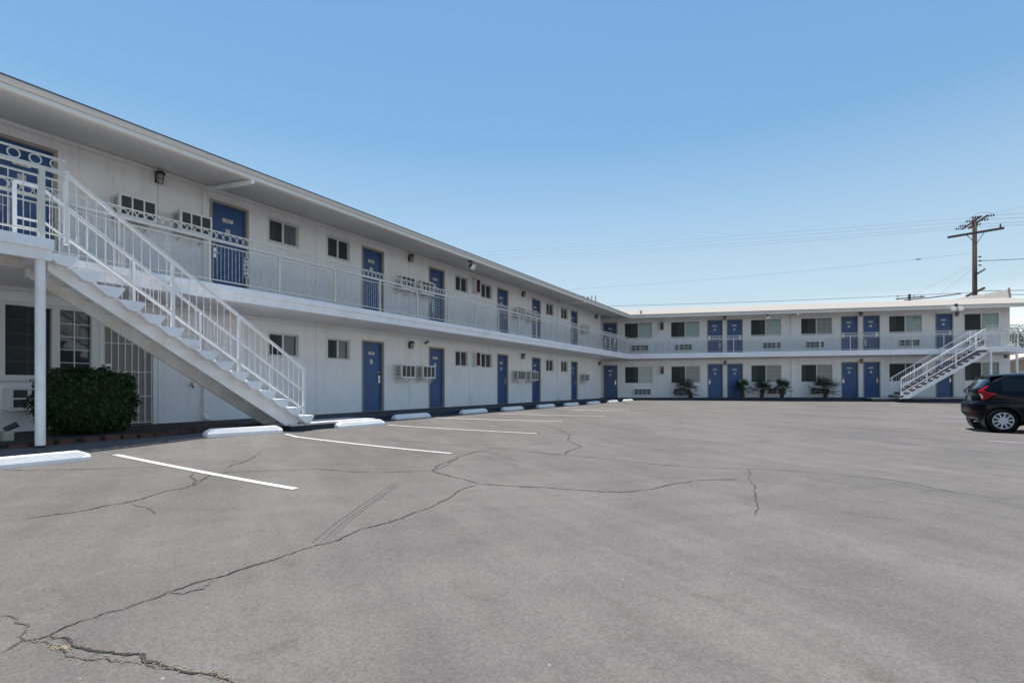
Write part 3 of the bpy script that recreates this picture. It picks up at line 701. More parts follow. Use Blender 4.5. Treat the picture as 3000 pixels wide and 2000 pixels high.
# ------------------------------------------------------------------ outdoor stairs
def stairs(frame, label, s_top, s_bot, dr, yo, yi, land, hr, posts_o, posts_i, over, z_top=F2):
    """dr=+1 when the flight runs down towards +s; land = (s0, s1) of the landing; hr = handrail (s,z) top and bottom"""
    rt = thing('staircase', label, 'staircase', frame @ T((s_top+s_bot)/2, (yo+yi)/2, 0))
    n = 15; run = abs(s_bot-s_top)/n; rise = z_top/(n+1); W = 'white'
    for i in range(1, n+1):                                 # i counts from the ground
        z = rise*i; front = s_bot-dr*run*(i-1); back = front-dr*(.36 if over else .30)
        lo, hi = min(front, back), max(front, back)
        mb = MB()
        d = .055
        prof = [(back, z), (back, z-.022), (back+dr*.14, z-.140), (front-dr*.095, z-.162), (front, z-.022), (front, z)] if over else [(lo, z), (lo, z-.022), (lo+d, z-.135), (hi-d*1.3, z-.135), (hi, z-.022), (hi, z)]
        mb.prism(prof, yo-.06 if over else yo+.055, yi+.05 if over else yi-.055)
        mb.build('tread', 'tread' if over else 'shadedtread', rt, frame, bevel=.004)
    zt = z_top-.37; sl = (z_top-rise)/abs(s_top+dr*.0-s_bot)
    for y in (yo+.10, yi-.10):
        mb = MB(); a, b = s_top, s_bot-dr*.30; za = z_top-.17; zb = .235
        if over: mb.prism([(a, za), (b+dr*.16, zb-.09), (b-dr*.02, -.01), (b-dr*.25, -.01), (a, za-.235)], y-.022, y+.022)
        else: mb.prism([(a, za+.02), (b+dr*.16, zb-.07), (b+dr*.05, -.01), (b-dr*.25, -.01), (a, za-.235)], y-.022, y+.022)
        mb.box(min(a, a-dr*.03), max(a, a-dr*.03), y-.06, y+.06, z_top-.40, z_top-.152)
        for i in range(1, n+1):                             # small seat plates under every tread
            z = rise*i; c = s_bot-dr*run*(i-1)-dr*.16; mb.box(c-.06, c+.06, y-.03, y+.03, z-.20, z-.137)
        mb.build('stringer', W, rt, frame)
    l0, l1 = land
    ye = yi+.0
    mb = MB(); mb.box(l0, l1, yo-.10, -1.655 if frame is ML else -1.565, z_top-.145, z_top-.003); mb.build('landing', 'slab', rt, frame, bevel=.006)
    mb = MB(); mb.box(l0+.02, l1-.02, yo-.075, yo+.03, z_top-.285, z_top-.146); mb.box(l0+.02, l1-.02, yi-.05, yi+.04, z_top-.285, z_top-.146)
    for s in (l0+.02, l1-.09): mb.box(s, s+.07, yo+.031, yi-.051, z_top-.284, z_top-.147)
    mb.build('landing_beam', W, rt, frame)
    for s in (l0+.12, l1-.12):
        mb = MB(); mb.lathe([(.054, -.02), (.054, z_top-.286)], 16, 'z', (s, yo-.01, 0))
        o = mb.build('column', W, rt, frame); 
        for p in o.data.polygons: p.use_smooth = True
    # sloping rails
    (ha, za), (hb, zb) = hr
    for y, ps, key in ((yo, posts_o, 'o'), (yi+.02, posts_i, 'i')):
        oz = lambda s: za+(zb-za)*(s-ha)/(hb-ha)
        mb = MB(); mb.bar((ha, y, za), (hb, y, zb), .045, .042)
        if key == 'i': mb.bar((ha-dr*.27, y, za-.01), (ha, y, za-.01), .045, .042)
        mb.build('handrail', W, rt, frame)
        mb = MB(); mb.bar((ha, y, za-.46), (hb, y, zb-.43), .026, .032); mb.build('middle_rail', W, rt, frame)
        mb = MB(); mb.bar((ha, y, za-.84), (hb, y, zb-.78), .026, .030)
        if key == 'i':
            mb.bar((ha-dr*.27, y, za-.50), (ha, y, za-.50), .026, .03); mb.bar((ha-dr*.27, y, za-.62), (ha, y, za-.62), .026, .03)
        mb.build('lower_rail', W, rt, frame)
        for s in ps+([ha-dr*.27] if key == 'i' else []):
            zz = oz(s) if (s-ha)*dr > 0 else za
            base = z_top-.02 if (s-ha)*dr <= .05 else max(rise*.9, z_top-(abs(s-s_top)/run+.4)*rise-.05)
            mb = MB(); mb.box(s-.021, s+.021, y-.021, y+.021, base, zz-.006); mb.box(s-.026, s+.026, y-.026, y+.026, zz-.006, zz+.032) if s in (ha, hb) else None
            mb.build('post', W, rt, frame)
        k = int(abs(hb-ha)/.112)
        for i in range(1, k):
            s = ha+(hb-ha)*i/k
            if min(abs(s-p) for p in ps) < .045: continue
            mb = MB(); mb.twist(s, y, oz(s)-.80-(.04*(1-i/k)), oz(s)-.02, .0125, .0055, .22, ph=i*.7); mb.build('baluster', W, rt, frame)
    # landing guard rail, cream, with a band of rings
    a, b = (l0+.05, ha) if dr > 0 else (ha, l1-.05)
    def guard(p, q):
        p = Vector(p); q = Vector(q); ln = (q-p).length; u = (q-p)/ln
        X = frame @ Matrix(((u.x, -u.y, 0, p.x), (u.y, u.x, 0, p.y), (0, 0, 1, z_top), (0, 0, 0, 1)))
        mb = MB(); mb.box(0, ln, -.013, .013, 1.085, 1.107); mb.build('top_rail', 'rail', rt, X)
        mb = MB(); mb.box(0, ln, -.023, .023, .905, .950); mb.build('handrail', 'rail', rt, X)
        mb = MB(); mb.box(0, ln, -.012, .012, .80, .822); mb.box(0, ln, -.012, .012, .08, .10); mb.build('lower_rail', 'rail', rt, X)
        m = max(1, int(ln/.20)); mb = MB()
        for i in range(m): mb.torus(((i+.5)*ln/m, 0, 1.018), .060, .0085, 'y', 18, 5)
        m = int(ln/.14)
        for i in range(1, m): mb.twist(i*ln/m, 0, .10, .81, .014, .006, .22, ph=i*.8)
        mb.build('railing_panel', 'rail', rt, X)
        return X
    X = guard((a, yo, 0), (b, yo, 0))
    far_end = l0+.05 if dr > 0 else l1-.05
    guard((far_end, yi, 0), (far_end, yo, 0)) if dr < 0 else None
    pts = [(far_end, yo)]
    if dr > 0: pts.append((l1-.10, yo))
    else: pts.append((far_end, yi)); 
    for s, y in pts:
        mb = MB(); mb.box(s-.026, s+.026, y-.0255, y+.0255, z_top-.01, z_top+.903); mb.build('post', 'rail', rt, frame)
    return rt
stairs(ML, 'white open staircase with landing and round column at the left edge', 2.76, 6.845, 1, -2.60, -1.72, (.55, 2.76), ((2.91, 3.60), (6.64, 1.085)), [2.91, 4.24, 5.32, 6.64], [2.91, 4.09, 5.14, 6.50], True)
stairs(MF, 'white open staircase running up to the right behind the black car', 19.40, 15.25, -1, -2.78, -1.66, (19.40, 20.80), ((19.28, 3.57), (15.38, 1.04)), [19.28, 17.95, 16.6, 15.38], [19.28, 17.95, 16.6, 15.5], False)

# ------------------------------------------------------------------ air conditioners
def make_ac(label, Mx, group):
    """case through the wall: x right, -y out, origin at the bottom middle on the wall"""
    t = thing('air_conditioner', label, 'air conditioner', Mx, group)
    mb = MB(); mb.box(-.31, .31, -.335, .03, 0, .41); mb.build('case', 'acbody', t, bevel=.006)
    sl = MB()
    for sx in (-.3108, .3108):                      # side vents
        for k in range(7): z = .07+k*.042; sl.add([(sx, -.27, z), (sx, -.12, z), (sx, -.12, z+.022), (sx, -.27, z+.022)], [(0,1,2,3)])
    sl.build('side_vent', 'fin', t)
    fr = MB(); y0, y1 = -.355, -.3355
    fr.box(-.315, .315, y0, y1, -.005, .040); fr.box(-.315, .315, y0, y1, .375, .415)
    for x in (-.315, .279): fr.box(x, x+.036, y0, y1, .0405, .3745)
    for x in (-.112, .084): fr.box(x, x+.024, y0, y1, .0405, .3745)
    fr.build('front_frame', 'acfront', t)
    g = MB(); g.box(-.279, .279, -.3365, -.3352, .04, .375)
    for k in range(12): z = .052+k*.027; g.add([(-.278, -.3425, z), (.278, -.3425, z), (.278, -.3365, z+.016), (-.278, -.3365, z+.016)], [(0,1,2,3)])
    g.build('grille', 'fin', t)
    for sx in (-.22, .22):
        b = MB(); b.bar((sx, -.02, -.14), (sx, -.27, -.01), .03, .02); b.build('bracket', 'acbody', t)
    return t
def make_ptac(label, Mx, group):
    """flat wide louvred unit under a window"""
    t = thing('air_conditioner', label, 'air conditioner', Mx, group)
    mb = MB(); mb.box(-.52, .52, -.085, .02, 0, .36); mb.build('case', 'acbody', t, bevel=.006)
    fr = MB(); fr.box(-.525, .525, -.105, -.0855, -.004, .03); fr.box(-.525, .525, -.105, -.0855, .335, .366); fr.box(-.49, .49, -.104, -.0855, .170, .192)
    for x in (-.525, -.262, -.013, .237, .495): fr.box(x, x+.028, -.1035, -.0855, .0305, .3345)
    fr.build('front_frame', 'acfront', t)
    g = MB(); g.box(-.49, .49, -.0885, -.0857, .03, .335)
    for k in range(11): z = .038+k*.027; g.add([(-.49, -.096, z), (.49, -.096, z), (.49, -.0885, z+.016), (-.49, -.0885, z+.016)], [(0,1,2,3)])
    g.build('grille', 'fin', t)
    return t
GA = 'white air conditioners through the wall'
acs = []
for s, z, lb in ((12.19, 1.0, 'white boxed air conditioner beside door 104 on the ground floor'),
    (13.19, 1.0, 'white boxed air conditioner just left of door 105 on the ground floor'),
    (19.40, 1.0, 'white boxed air conditioner right of door 106 on the ground floor'),
    (20.58, 1.0, 'white boxed air conditioner just left of door 107 on the ground floor'),
    (26.78, 1.0, 'lone boxed air conditioner right of door 108 on the ground floor'),
    (4.75, 3.87, 'white boxed air conditioner behind the stair rail on the left balcony'),
    (5.80, 3.87, 'white boxed air conditioner just left of door 203 on the balcony'),
    (12.19, 3.75, 'white boxed air conditioner beside door 204 on the balcony'),
    (13.12, 3.75, 'white boxed air conditioner just left of door 205 on the balcony'),
    (19.40, 3.72, 'white boxed air conditioner right of door 206 on the balcony'),
    (20.58, 3.72, 'white boxed air conditioner just left of door 207 on the balcony'),
    (26.78, 3.72, 'lone boxed air conditioner right of door 208 on the balcony')):
    acs.append((lb, ML @ T(s, 0, z)))
a0 = make_ac(acs[0][0], acs[0][1], GA); 
pts_ = []
ords = ('corner', 'second', 'third', 'fourth', 'fifth', 'rightmost')
GP = 'louvred air conditioners under the far windows'
for i, s in enumerate((2.08, 4.73, 9.79, 12.17, 17.2, 20.44)):
    pts_.append(('louvred air conditioner under the %s upper window of the far wing' % ords[i], MF @ T(s, 0, 2.955)))
for i, s in enumerate((2.22, 4.60, 10.08, 12.45)):
    pts_.append((('louvred air conditioner low on the wall under the corner ground floor window', 'low louvred air conditioner half behind the leaning palm', 'low louvred air conditioner behind the middle palms', 'low louvred air conditioner behind the bushy right hand palm')[i], MF @ T(s, 0, .20)))
p0 = make_ptac(pts_[0][0], pts_[0][1], GP)
# the low one under the office window
t = thing('air_conditioner', 'boxed air conditioner under the office window beside the column', 'air conditioner', ML @ T(3.32, 0, .36), GA)
mb = MB(); mb.box(-.36, .36, -.33, .03, 0, .36); mb.build('case', 'acbody', t, bevel=.006)
fr = MB(); y0, y1 = -.352, -.3305
fr.box(-.365, .365, y0, y1, -.005, .045); fr.box(-.365, .365, y0, y1, .325, .365); fr.box(-.32, .32, y0, y1, .175, .20)
for x in (-.365, -.145, .11, .32): fr.box(x, x+.045, y0-.001, y1, .0455, .3245)
fr.build('front_frame', 'acfront', t); g = MB(); g.box(-.32, .32, -.3345, -.3302, .045, .325); g.build('grille', 'fin', t)

# ------------------------------------------------------------------ wall lamps
def make_lamp(label, Mx, group):
    t = thing('wall_lamp', label, 'wall lamp', Mx, group)
    mb = MB(); mb.box(-.055, .055, -.02, .0, -.09, .10); mb.build('back_plate', 'lampmetal', t, bevel=.004)
    mb = MB(); mb.lathe([(.0, .135), (.05, .130), (.085, .10), (.085, .07), (.07, .065)], 14, 'z', (0, -.10, 0)); mb.bar((0, -.005, .08), (0, -.06, .09), .03, .03); mb.build('cap', 'lampmetal', t, smooth=True)
    mb = MB(); mb.lathe([(.058, .066), (.066, .02), (.06, -.07), (.04, -.115), (0, -.125)], 14, 'z', (0, -.10, 0)); mb.build('lamp_glass', 'lampglass', t, smooth=True)
    mb = MB()
    for k in range(4):
        a = k*PI/2+.4; mb.bar((.070*math.cos(a), -.10+.070*math.sin(a), .066), (.045*math.cos(a), -.10+.045*math.sin(a), -.118), .010, .010)
    mb.torus((0, -.10, -.03), .067, .006, 'z', 14, 4); mb.build('cage', 'lampmetal', t)
    return t
GL = 'small wall lamps'
lamps = [(ML @ T(12.62, 0, 2.06), 'dark wall lamp above the air conditioners between doors 104 and 105'),
    (ML @ T(20.0, 0, 2.06), 'dark wall lamp above the air conditioners between doors 106 and 107'),
    (ML @ T(29.45, 0, 2.08), 'dark wall lamp at the ground floor corner of the long wing'),
    (ML @ T(5.24, 0, 4.87), 'largest looking wall lamp high above the stair rail'),
    (ML @ T(12.61, 0, 4.85), 'wall lamp under the eaves between doors 204 and 205'),
    (ML @ T(20.04, 0, 4.83), 'wall lamp under the eaves between doors 206 and 207'),
    (ML @ T(28.9, 0, 4.85), 'wall lamp under the eaves right of door 208 near the corner'),
    (MF @ T(7.145, 0, 2.10), 'wall lamp between the ground floor doors 110 and 111'),
    (MF @ T(14.68, 0, 2.10), 'wall lamp between the ground floor doors 112 and 113'),
    (MF @ T(7.145, 0, 4.84), 'wall lamp between the upper doors 210 and 211'),
    (MF @ T(14.68, 0, 4.84), 'wall lamp between the upper doors 212 and 213'),
    (MF @ T(19.62, 0, 4.70), 'wall lamp right of upper door 214 below the floodlights'),
    (MF @ T(22.02, 0, 2.28), 'wall lamp at the right end of the far wall under the landing')]
l0 = make_lamp(lamps[0][1], lamps[0][0], GL)

# ------------------------------------------------------------------ extinguisher cabinets
def make_cab(label, Mx, group):
    t = thing('extinguisher_cabinet', label, 'fire cabinet', Mx, group)
    mb = MB(); mb.box(-.14, .14, -.19, .0, 0, .54); mb.build('box', 'alu', t, bevel=.005)
    mb = MB(); mb.box(-.115, .115, -.1935, -.1902, .03, .51); mb.build('door_glass', 'glassdark', t)
    mb = MB(); mb.lathe([(0, .05), (.058, .055), (.058, .30), (.03, .36), (.018, .38), (.018, .41)], 12, 'z', (0, -.205, 0)); mb.build('extinguisher', 'red', t, smooth=True)
    mb = MB(); mb.bar((-.03, -.21, .41), (.05, -.21, .45), .02, .02); mb.tube([(.02, -.21, .41), (.07, -.21, .37), (.075, -.21, .16)], .010, 6); mb.build('hose', 'black', t)
    mb = MB(); mb.box(-.14, .14, -.2005, -.19, .51, .54); mb.box(-.14, .14, -.2005, -.19, 0, .03); mb.box(-.14, -.115, -.2004, -.19, .03, .51); mb.box(.115, .14, -.2004, -.19, .03, .51); mb.build('door_frame', 'alu', t)
    return t
GE = 'fire extinguisher cabinets'
cabs = [(ML @ T(16.28, 0, 1.50), 'white cabinet with red extinguisher between the ground floor windows of the long wing'),
    (ML @ T(16.28, 0, 4.29), 'white cabinet with red extinguisher between upper windows of the long wing'),
    (MF @ T(3.40, 0, 1.45), 'white extinguisher cabinet between the first two ground floor windows of the far wing'),
    (MF @ T(3.40, 0, 4.20), 'white extinguisher cabinet between the first two upper windows of the far wing')]
c0_ = make_cab(cabs[0][1], cabs[0][0], GE)

# ------------------------------------------------------------------ floodlights under the eaves
def make_flood(label, Mx, group, two=False):
    t = thing('floodlight', label, 'floodlight', Mx, group)
    mb = MB(); mb.box(-.06, .06, -.05, .05, -.03, .10); mb.tube([(0, 0, .0), (0, -.03, -.10)], .018, 8); mb.build('bracket', 'lampmetal', t)
    for sx in ((-.17, .17) if two else (0,)):
        h = MB(); X = Matrix.Translation((sx, -.06, -.16)) @ Matrix.Rotation(R(38), 4, 'X')
        for p0, p1, sc in ((-.09, .09, 1),):
            vs = [X @ Vector(q) for q in ((-.07, .05, -.05), (.07, .05, -.05), (.07, .05, .05), (-.07, .05, .05), (-.13, -.07, -.10), (.13, -.07, -.10), (.13, -.07, .10), (-.13, -.07, .10))]
            h.add(vs, [(0,1,2,3), (7,6,5,4), (0,4,5,1), (1,5,6,2), (2,6,7,3), (3,7,4,0)])
        if two: h.tube([(0, 0, -.04), (sx, -.05, -.12)], .015, 6)
        h.build('lamp_housing', 'lampmetal' if not two else 'alu', t)
        l = MB(); l.add([X @ Vector(q) for q in ((-.115, -.0725, -.088), (.115, -.0725, -.088), (.115, -.0725, .088), (-.115, -.0725, .088))], [(0,1,2,3)]); l.build('lens', 'lens', t)
    return t
make_flood('dark floodlight under the eaves of the long wing above door 205', ML @ T(13.81, E_+.14, 4.83), 'floodlights under the eaves')
make_flood('dark floodlight under the eaves of the far wing above a window', MF @ T(9.17, yf(E_)+.12, 4.83), 'floodlights under the eaves')
make_flood('pale twin headed floodlight under the eaves of the far wing', MF @ T(18.65, yf(E_)-.02, 4.98), 'floodlights under the eaves', True)

# small fittings
t = thing('security_camera', 'small dark camera on the wall left of door 105', 'camera', ML @ T(13.38, 0, 2.2))
mb = MB(); mb.lathe([(.04, 0), (.04, -.02), (0, -.02)], 10, 'y'); mb.bar((0, -.01, 0), (.0, -.07, .03), .018, .018); mb.build('mount', 'alu', t)
mb = MB(); mb.tube([(.07, -.10, .045), (-.09, -.09, -.035)], [.030, .034], 10); mb.build('camera_body', 'lampmetal', t)
t = thing('wall_tap', 'small dark garden tap low on the wall behind the stairs', 'tap', ML @ T(5.86, 0, .76))
mb = MB(); mb.tube([(0, .0, 0), (0, -.07, 0), (0, -.10, -.02), (0, -.11, -.06)], .013, 8); mb.build('spout', 'black', t)
mb = MB(); mb.torus((0, -.06, .055), .03, .006, 'z', 12, 5); mb.tube([(0, -.06, 0), (0, -.06, .055)], .007, 6); mb.build('valve_handle', 'black', t)
t = thing('garden_light', 'small dark spotlight standing in the planting bed by the column', 'garden light', ML @ T(2.50, -1.95, 0))
mb = MB(); mb.box(-.055, .055, -.055, .055, -.02, .15); mb.build('box', 'jamb', t, bevel=.006)
mb = MB(); mb.tube([(-.03, 0, .165), (.10, -.02, .235)], [.032, .042], 10); mb.tube([(0, 0, .15), (0, 0, .19)], .015, 6); mb.build('lamp_housing', 'lampmetal', t)

# ------------------------------------------------------------------ wheel stops
def make_stop(label, Mx, group):
    mb = MB(); L = .67
    prof = [(-.085, -.03), (-.085, .035), (-.055, .115), (.055, .115), (.085, .035), (.085, -.03)]
    sec = [(-L, .42), (-L+.10, 1), (L-.10, 1), (L, .42)]
    vs = [(x, y, z if z < .05 else .035+(z-.035)*k) for x, k in sec for y, z in prof]; n = 6
    mb.add(vs, [(r*n+i, r*n+(i+1) % n, (r+1)*n+(i+1) % n, (r+1)*n+i) for r in range(3) for i in range(n)]+[tuple(range(n))[::-1], tuple(3*n+i for i in range(n))])
    me = mb.build('wheel_stop', ['stop'], None, None, bevel=.010)
    ROOT[me.name] = Mx; me.matrix_world = Mx
    return tag(me, label, 'wheel stop', group)
STOPS = [(2.22, -3.33, 'white concrete wheel stop cut by the left edge of the frame'), (5.28, -2.84, 'sunlit white wheel stop in front of the staircase'),
    (8.07, -2.64, 'last sunlit wheel stop, just past the foot of the stairs'), (10.38, -2.08, 'first shaded wheel stop, in front of door 104'),
    (13.3, -2.05, 'shaded wheel stop in front of door 105'), (15.7, -2.05, 'shaded wheel stop in front of the pair of windows past door 105'),
    (18.25, -2.08, 'shaded wheel stop in front of door 106'), (20.63, -2.13, 'shaded wheel stop in front of door 107'),
    (23.1, -2.18, 'shaded wheel stop in front of the lower downspout past door 107'), (25.47, -2.28, 'small looking shaded wheel stop in front of door 108'), (27.5, -2.45, 'farthest wheel stop near the inner corner')]
def stop_mx(s, y):
    p = ML @ Vector((s, y, 0)); a = ML @ Vector((s-.6, y, 0)); b = ML @ Vector((s+.6, y, 0))
    Mx = ML.copy(); Mx.translation = (p.x, p.y, (gz(a.x, a.y)+gz(b.x, b.y))/2+.004)
    return Mx @ Matrix.Rotation(-math.atan2(gz(b.x, b.y)-gz(a.x, a.y), 1.2), 4, 'Y') @ Matrix.Rotation(rnd.uniform(-.02, .02), 4, 'Z')
st0 = make_stop(STOPS[0][2], stop_mx(*STOPS[0][:2]), 'white wheel stops along the long wing')

# ------------------------------------------------------------------ copies of all the repeats
index_children()
for lb, Mx in acs[1:]: copy_tree(a0, Mx)['label'] = lb
for lb, Mx in pts_[1:]: copy_tree(p0, Mx)['label'] = lb
for Mx, lb in lamps[1:]: copy_tree(l0, Mx)['label'] = lb
for Mx, lb in cabs[1:]: copy_tree(c0_, Mx)['label'] = lb
for s, y, lb in STOPS[1:]: copy_tree(st0, stop_mx(s, y))['label'] = lb

# ------------------------------------------------------------------ planting bed, hedge, palms
edge = [(.2, -2.30), (1.4, -2.38), (2.32, -2.42), (2.62, -2.50), (2.82, -2.44), (3.4, -2.42), (4.06, -2.40), (4.67, -2.33), (5.19, -2.30), (5.46, -2.24), (5.75, -2.05), (5.9, -1.7)]
mb = MB(); n = len(edge)
top = [(s, y+.03, .02) for s, y in edge]; back = [(s, -.55, .018) for s, y in edge]; bot = [(s, y+.03, -.3) for s, y in edge]
mb.add(top+back+bot, [(i, i+1, n+i+1, n+i) for i in range(n-1)]+[(i+1, i, 2*n+i, 2*n+i+1) for i in range(n-1)])
mb.build('planting_soil', 'soil', xf=ML, kind='structure')
mb = MB(); rr = random.Random(2); acc = 0
for (s0, y0), (s1, y1) in zip(edge[:-1], edge[1:]):
    ln = math.hypot(s1-s0, y1-y0); k = max(1, int(ln/.20))
    for i in range(k):
        t_ = (i+.5)/k; s = s0+(s1-s0)*t_; y = y0+(y1-y0)*t_; a = math.atan2(y1-y0, s1-s0)+rr.uniform(-.12, .12); b = MB()
        b.box(-.092, .092, -.045, .045, -.25, .012+rr.uniform(-.02, .02)); X = T(s, y, 0) @ Matrix.Rotation(a, 4, 'Z') @ Matrix.Rotation(rr.uniform(-.10, .10), 4, 'Y')
        mb.add([X @ p for p in b.v], b.f)
o = mb.build('brick_edging', 'brick', xf=ML, bevel=.008); tag(o, 'low edging of red bricks round the hedge bed', 'edging')
def leaf(mb, p, nrm, s, r, ln=1.6):
    nrm = (nrm+Vector((r.gauss(0, .55), r.gauss(0, .55), r.gauss(0, .55)))).normalized()
    u = nrm.cross(Vector((r.gauss(0, 1), r.gauss(0, 1), r.gauss(0, 1))))
    if u.length < 1e-3: return
    u.normalize(); v = nrm.cross(u)
    mb.add([p-v*s*ln*.5, p+u*s*.42+nrm*s*.12, p+v*s*ln*.5, p-u*s*.42+nrm*s*.12], [(0,1,2,3)])
def hedge():
    t = thing('clipped_shrub', 'dark green clipped shrub behind the white column', 'shrub', ML @ T(3.49, -1.62, 0))
    r = random.Random(11); mb = MB(); n = 0
    a, b, c = .59, .50, .50
    while n < 15000:
        d = Vector((r.gauss(0, 1), r.gauss(0, 1), r.gauss(0, 1))).normalized()
        e = 3.1; k = (abs(d.x)**e+abs(d.y)**e+abs(d.z)**e)**(-1/e)
        q = d*k
        bulge = 1+.18*noise.noise(d*2.6+Vector((3, 1, 7)))+.14*noise.noise(d*6)
        sc = bulge*(1-abs(r.gauss(0, .07)))+(.11*r.random()**2 if r.random() < .16 else 0)
        p = Vector((q.x*a*sc, q.y*b*sc, .52+q.z*c*sc))
        if p.z < .04: p.z = .04+r.random()*.1
        nr = Vector((q.x**3, q.y**3, q.z**3)).normalized(); mb.cur = 1 if r.random() < .20 else 0
        leaf(mb, p, nr, r.uniform(.018, .036), r); n += 1
    mb.build('foliage', ['leaf', 'leaf2'], t, ROOT[t.name])
    mb = MB()
    for k in range(16):
        x, y = r.uniform(-.45, .45), r.uniform(-.3, .3); mb.tube([(x*.5, y*.5, -.05), (x, y, .35), (x*1.3+r.gauss(0, .08), y*1.3, .85)], [.014, .010, .004], 5)
    mb.build('stems', 'twig', t, ROOT[t.name])
    # inner mass keeps light from leaking through
    mb = MB(); vs = []; NN = 14
    for i in range(NN+1):
        for j in range(NN*2):
            th = PI*i/NN; ph = PI*j/NN; d = Vector((math.sin(th)*math.cos(ph), math.sin(th)*math.sin(ph), math.cos(th))); e = 3.1
            k = (abs(d.x)**e+abs(d.y)**e+abs(d.z)**e)**(-1/e)*.86; vs.append((d.x*k*a, d.y*k*b, .52+d.z*k*c))
    mb.add(vs, [(i*NN*2+j, i*NN*2+(j+1) % (NN*2), (i+1)*NN*2+(j+1) % (NN*2), (i+1)*NN*2+j) for i in range(NN) for j in range(NN*2)])
    mb.build('inner_growth', 'leaf', t, ROOT[t.name])
hedge()
def palm(label, s, y, h, spread, seed, lean=(0, 0), nf=15, low=False):
    t = thing('small_palm', label, 'palm', MF @ T(s, y, 0), 'small fan palms in front of the far wing')
    r = random.Random(seed); X = ROOT[t.name]; th = h*.42
    mb = MB(); pts = [(lean[0]*k*k*th, lean[1]*k*k*th, k*th) for k in (0, .3, .6, 1)]
    mb.tube([(0, 0, -.05)]+pts, [.12, .11, .10, .10, .085], 10)
    for k in range(40):                      # old leaf bases
        a = r.uniform(0, 6.28); z = r.uniform(0, th); f = z/th; c = Vector((lean[0]*f*f*th, lean[1]*f*f*th, z))
        mb.bar(c+Vector((.08*math.cos(a), .08*math.sin(a), 0)), c+Vector((.15*math.cos(a), .15*math.sin(a), .10)), .03, .015)
    mb.build('trunk', 'palmdry', t, X)
    mb = MB(); base = Vector(pts[-1])
    for k in range(nf):
        f = k/(nf-1); a = 2.399*k+r.uniform(-.3, .3); el = (-.25+1.35*f if low else .05+1.15*f)+r.uniform(-.15, .15)
        d = Vector((math.cos(a)*math.cos(el)+lean[0]*.45, math.sin(a)*math.cos(el), math.sin(el))).normalized()
        ln = spread*r.uniform(.42, .60); b0 = base-Vector((0, 0, th*.30*(1-f)*r.random())); c = b0+d*ln; c.z = max(c.z, .06); c.y = min(c.y, .45)
        mb.tube([b0, b0.lerp(c, .5)+Vector((0, 0, .02)), c], [.012, .009, .007], 4)
        u = d.cross(Vector((0, 0, 1)))
        if u.length < .1: u = Vector((1, 0, 0))
        u.normalize(); w = u.cross(d).normalized(); fl = spread*r.uniform(.62, .85); nb = 17
        for q in range(nb):
            an = R(-95+190*q/(nb-1)); bd = (d*math.cos(an)+u*math.sin(an)-w*.10*abs(math.sin(an))).normalized()
            L_ = fl*(1-.28*abs(an)/R(95))*r.uniform(.85, 1.06); sd = w.cross(bd).normalized()*.017
            m_ = c+bd*L_*.55; e_ = c+bd*L_-Vector((0, 0, .16*L_*(.4+.6*math.cos(el))))
            for zz in (m_, e_): zz.z = max(zz.z, .02); zz.y = min(zz.y, .56)
            mb.add([c-sd*.35, c+sd*.35, m_+sd+w*.006, m_-sd+w*.006, e_], [(0,1,2,3), (3,2,4)])
    mb.build('fronds', 'palm', t, X)
palm('palm leaning left in front of the low louvred vent', 5.02, -.70, 1.0, .92, 1, (-.45, 0), 16, True)
palm('small palm standing in front of blue door 111', 7.98, -.66, 1.2, .62, 2, (-.05, 0), 13)
palm('small palm under the window just right of door 111', 9.05, -.70, 1.05, .74, 3, (.15, 0), 15)
palm('small palm under the right half of the third window', 10.17, -.66, 1.2, .62, 14, (.05, 0), 13)
palm('widest palm with low fronds left of door 112', 12.50, -.70, 1.1, .92, 8, (0, 0), 20, True)

# ------------------------------------------------------------------ parked hatchback
def spline(keys):
    xs = [k for k, _ in keys]; ys = [v for _, v in keys]
    def f(x):
        if x <= xs[0]: return ys[0]
        if x >= xs[-1]: return ys[-1]
        i = max(k for k in range(len(xs)) if xs[k] <= x); i = min(i, len(xs)-2)
        h = xs[i+1]-xs[i]; t = (x-xs[i])/h
        m0 = (ys[i+1]-ys[i-1])/(xs[i+1]-xs[i-1]) if i > 0 else (ys[i+1]-ys[i])/h
        m1 = (ys[i+2]-ys[i])/(xs[i+2]-xs[i]) if i+2 < len(xs) else (ys[i+1]-ys[i])/h
        s = (ys[i+1]-ys[i])/h
        if s == 0: m0 = m1 = 0
        else:
            m0 = 0 if m0/s < 0 else s*min(m0/s, 3); m1 = 0 if m1/s < 0 else s*min(m1/s, 3)
        return ys[i]*(2*t**3-3*t*t+1)+h*m0*(t**3-2*t*t+t)+ys[i+1]*(3*t*t-2*t**3)+h*m1*(t**3-t*t)
    return f
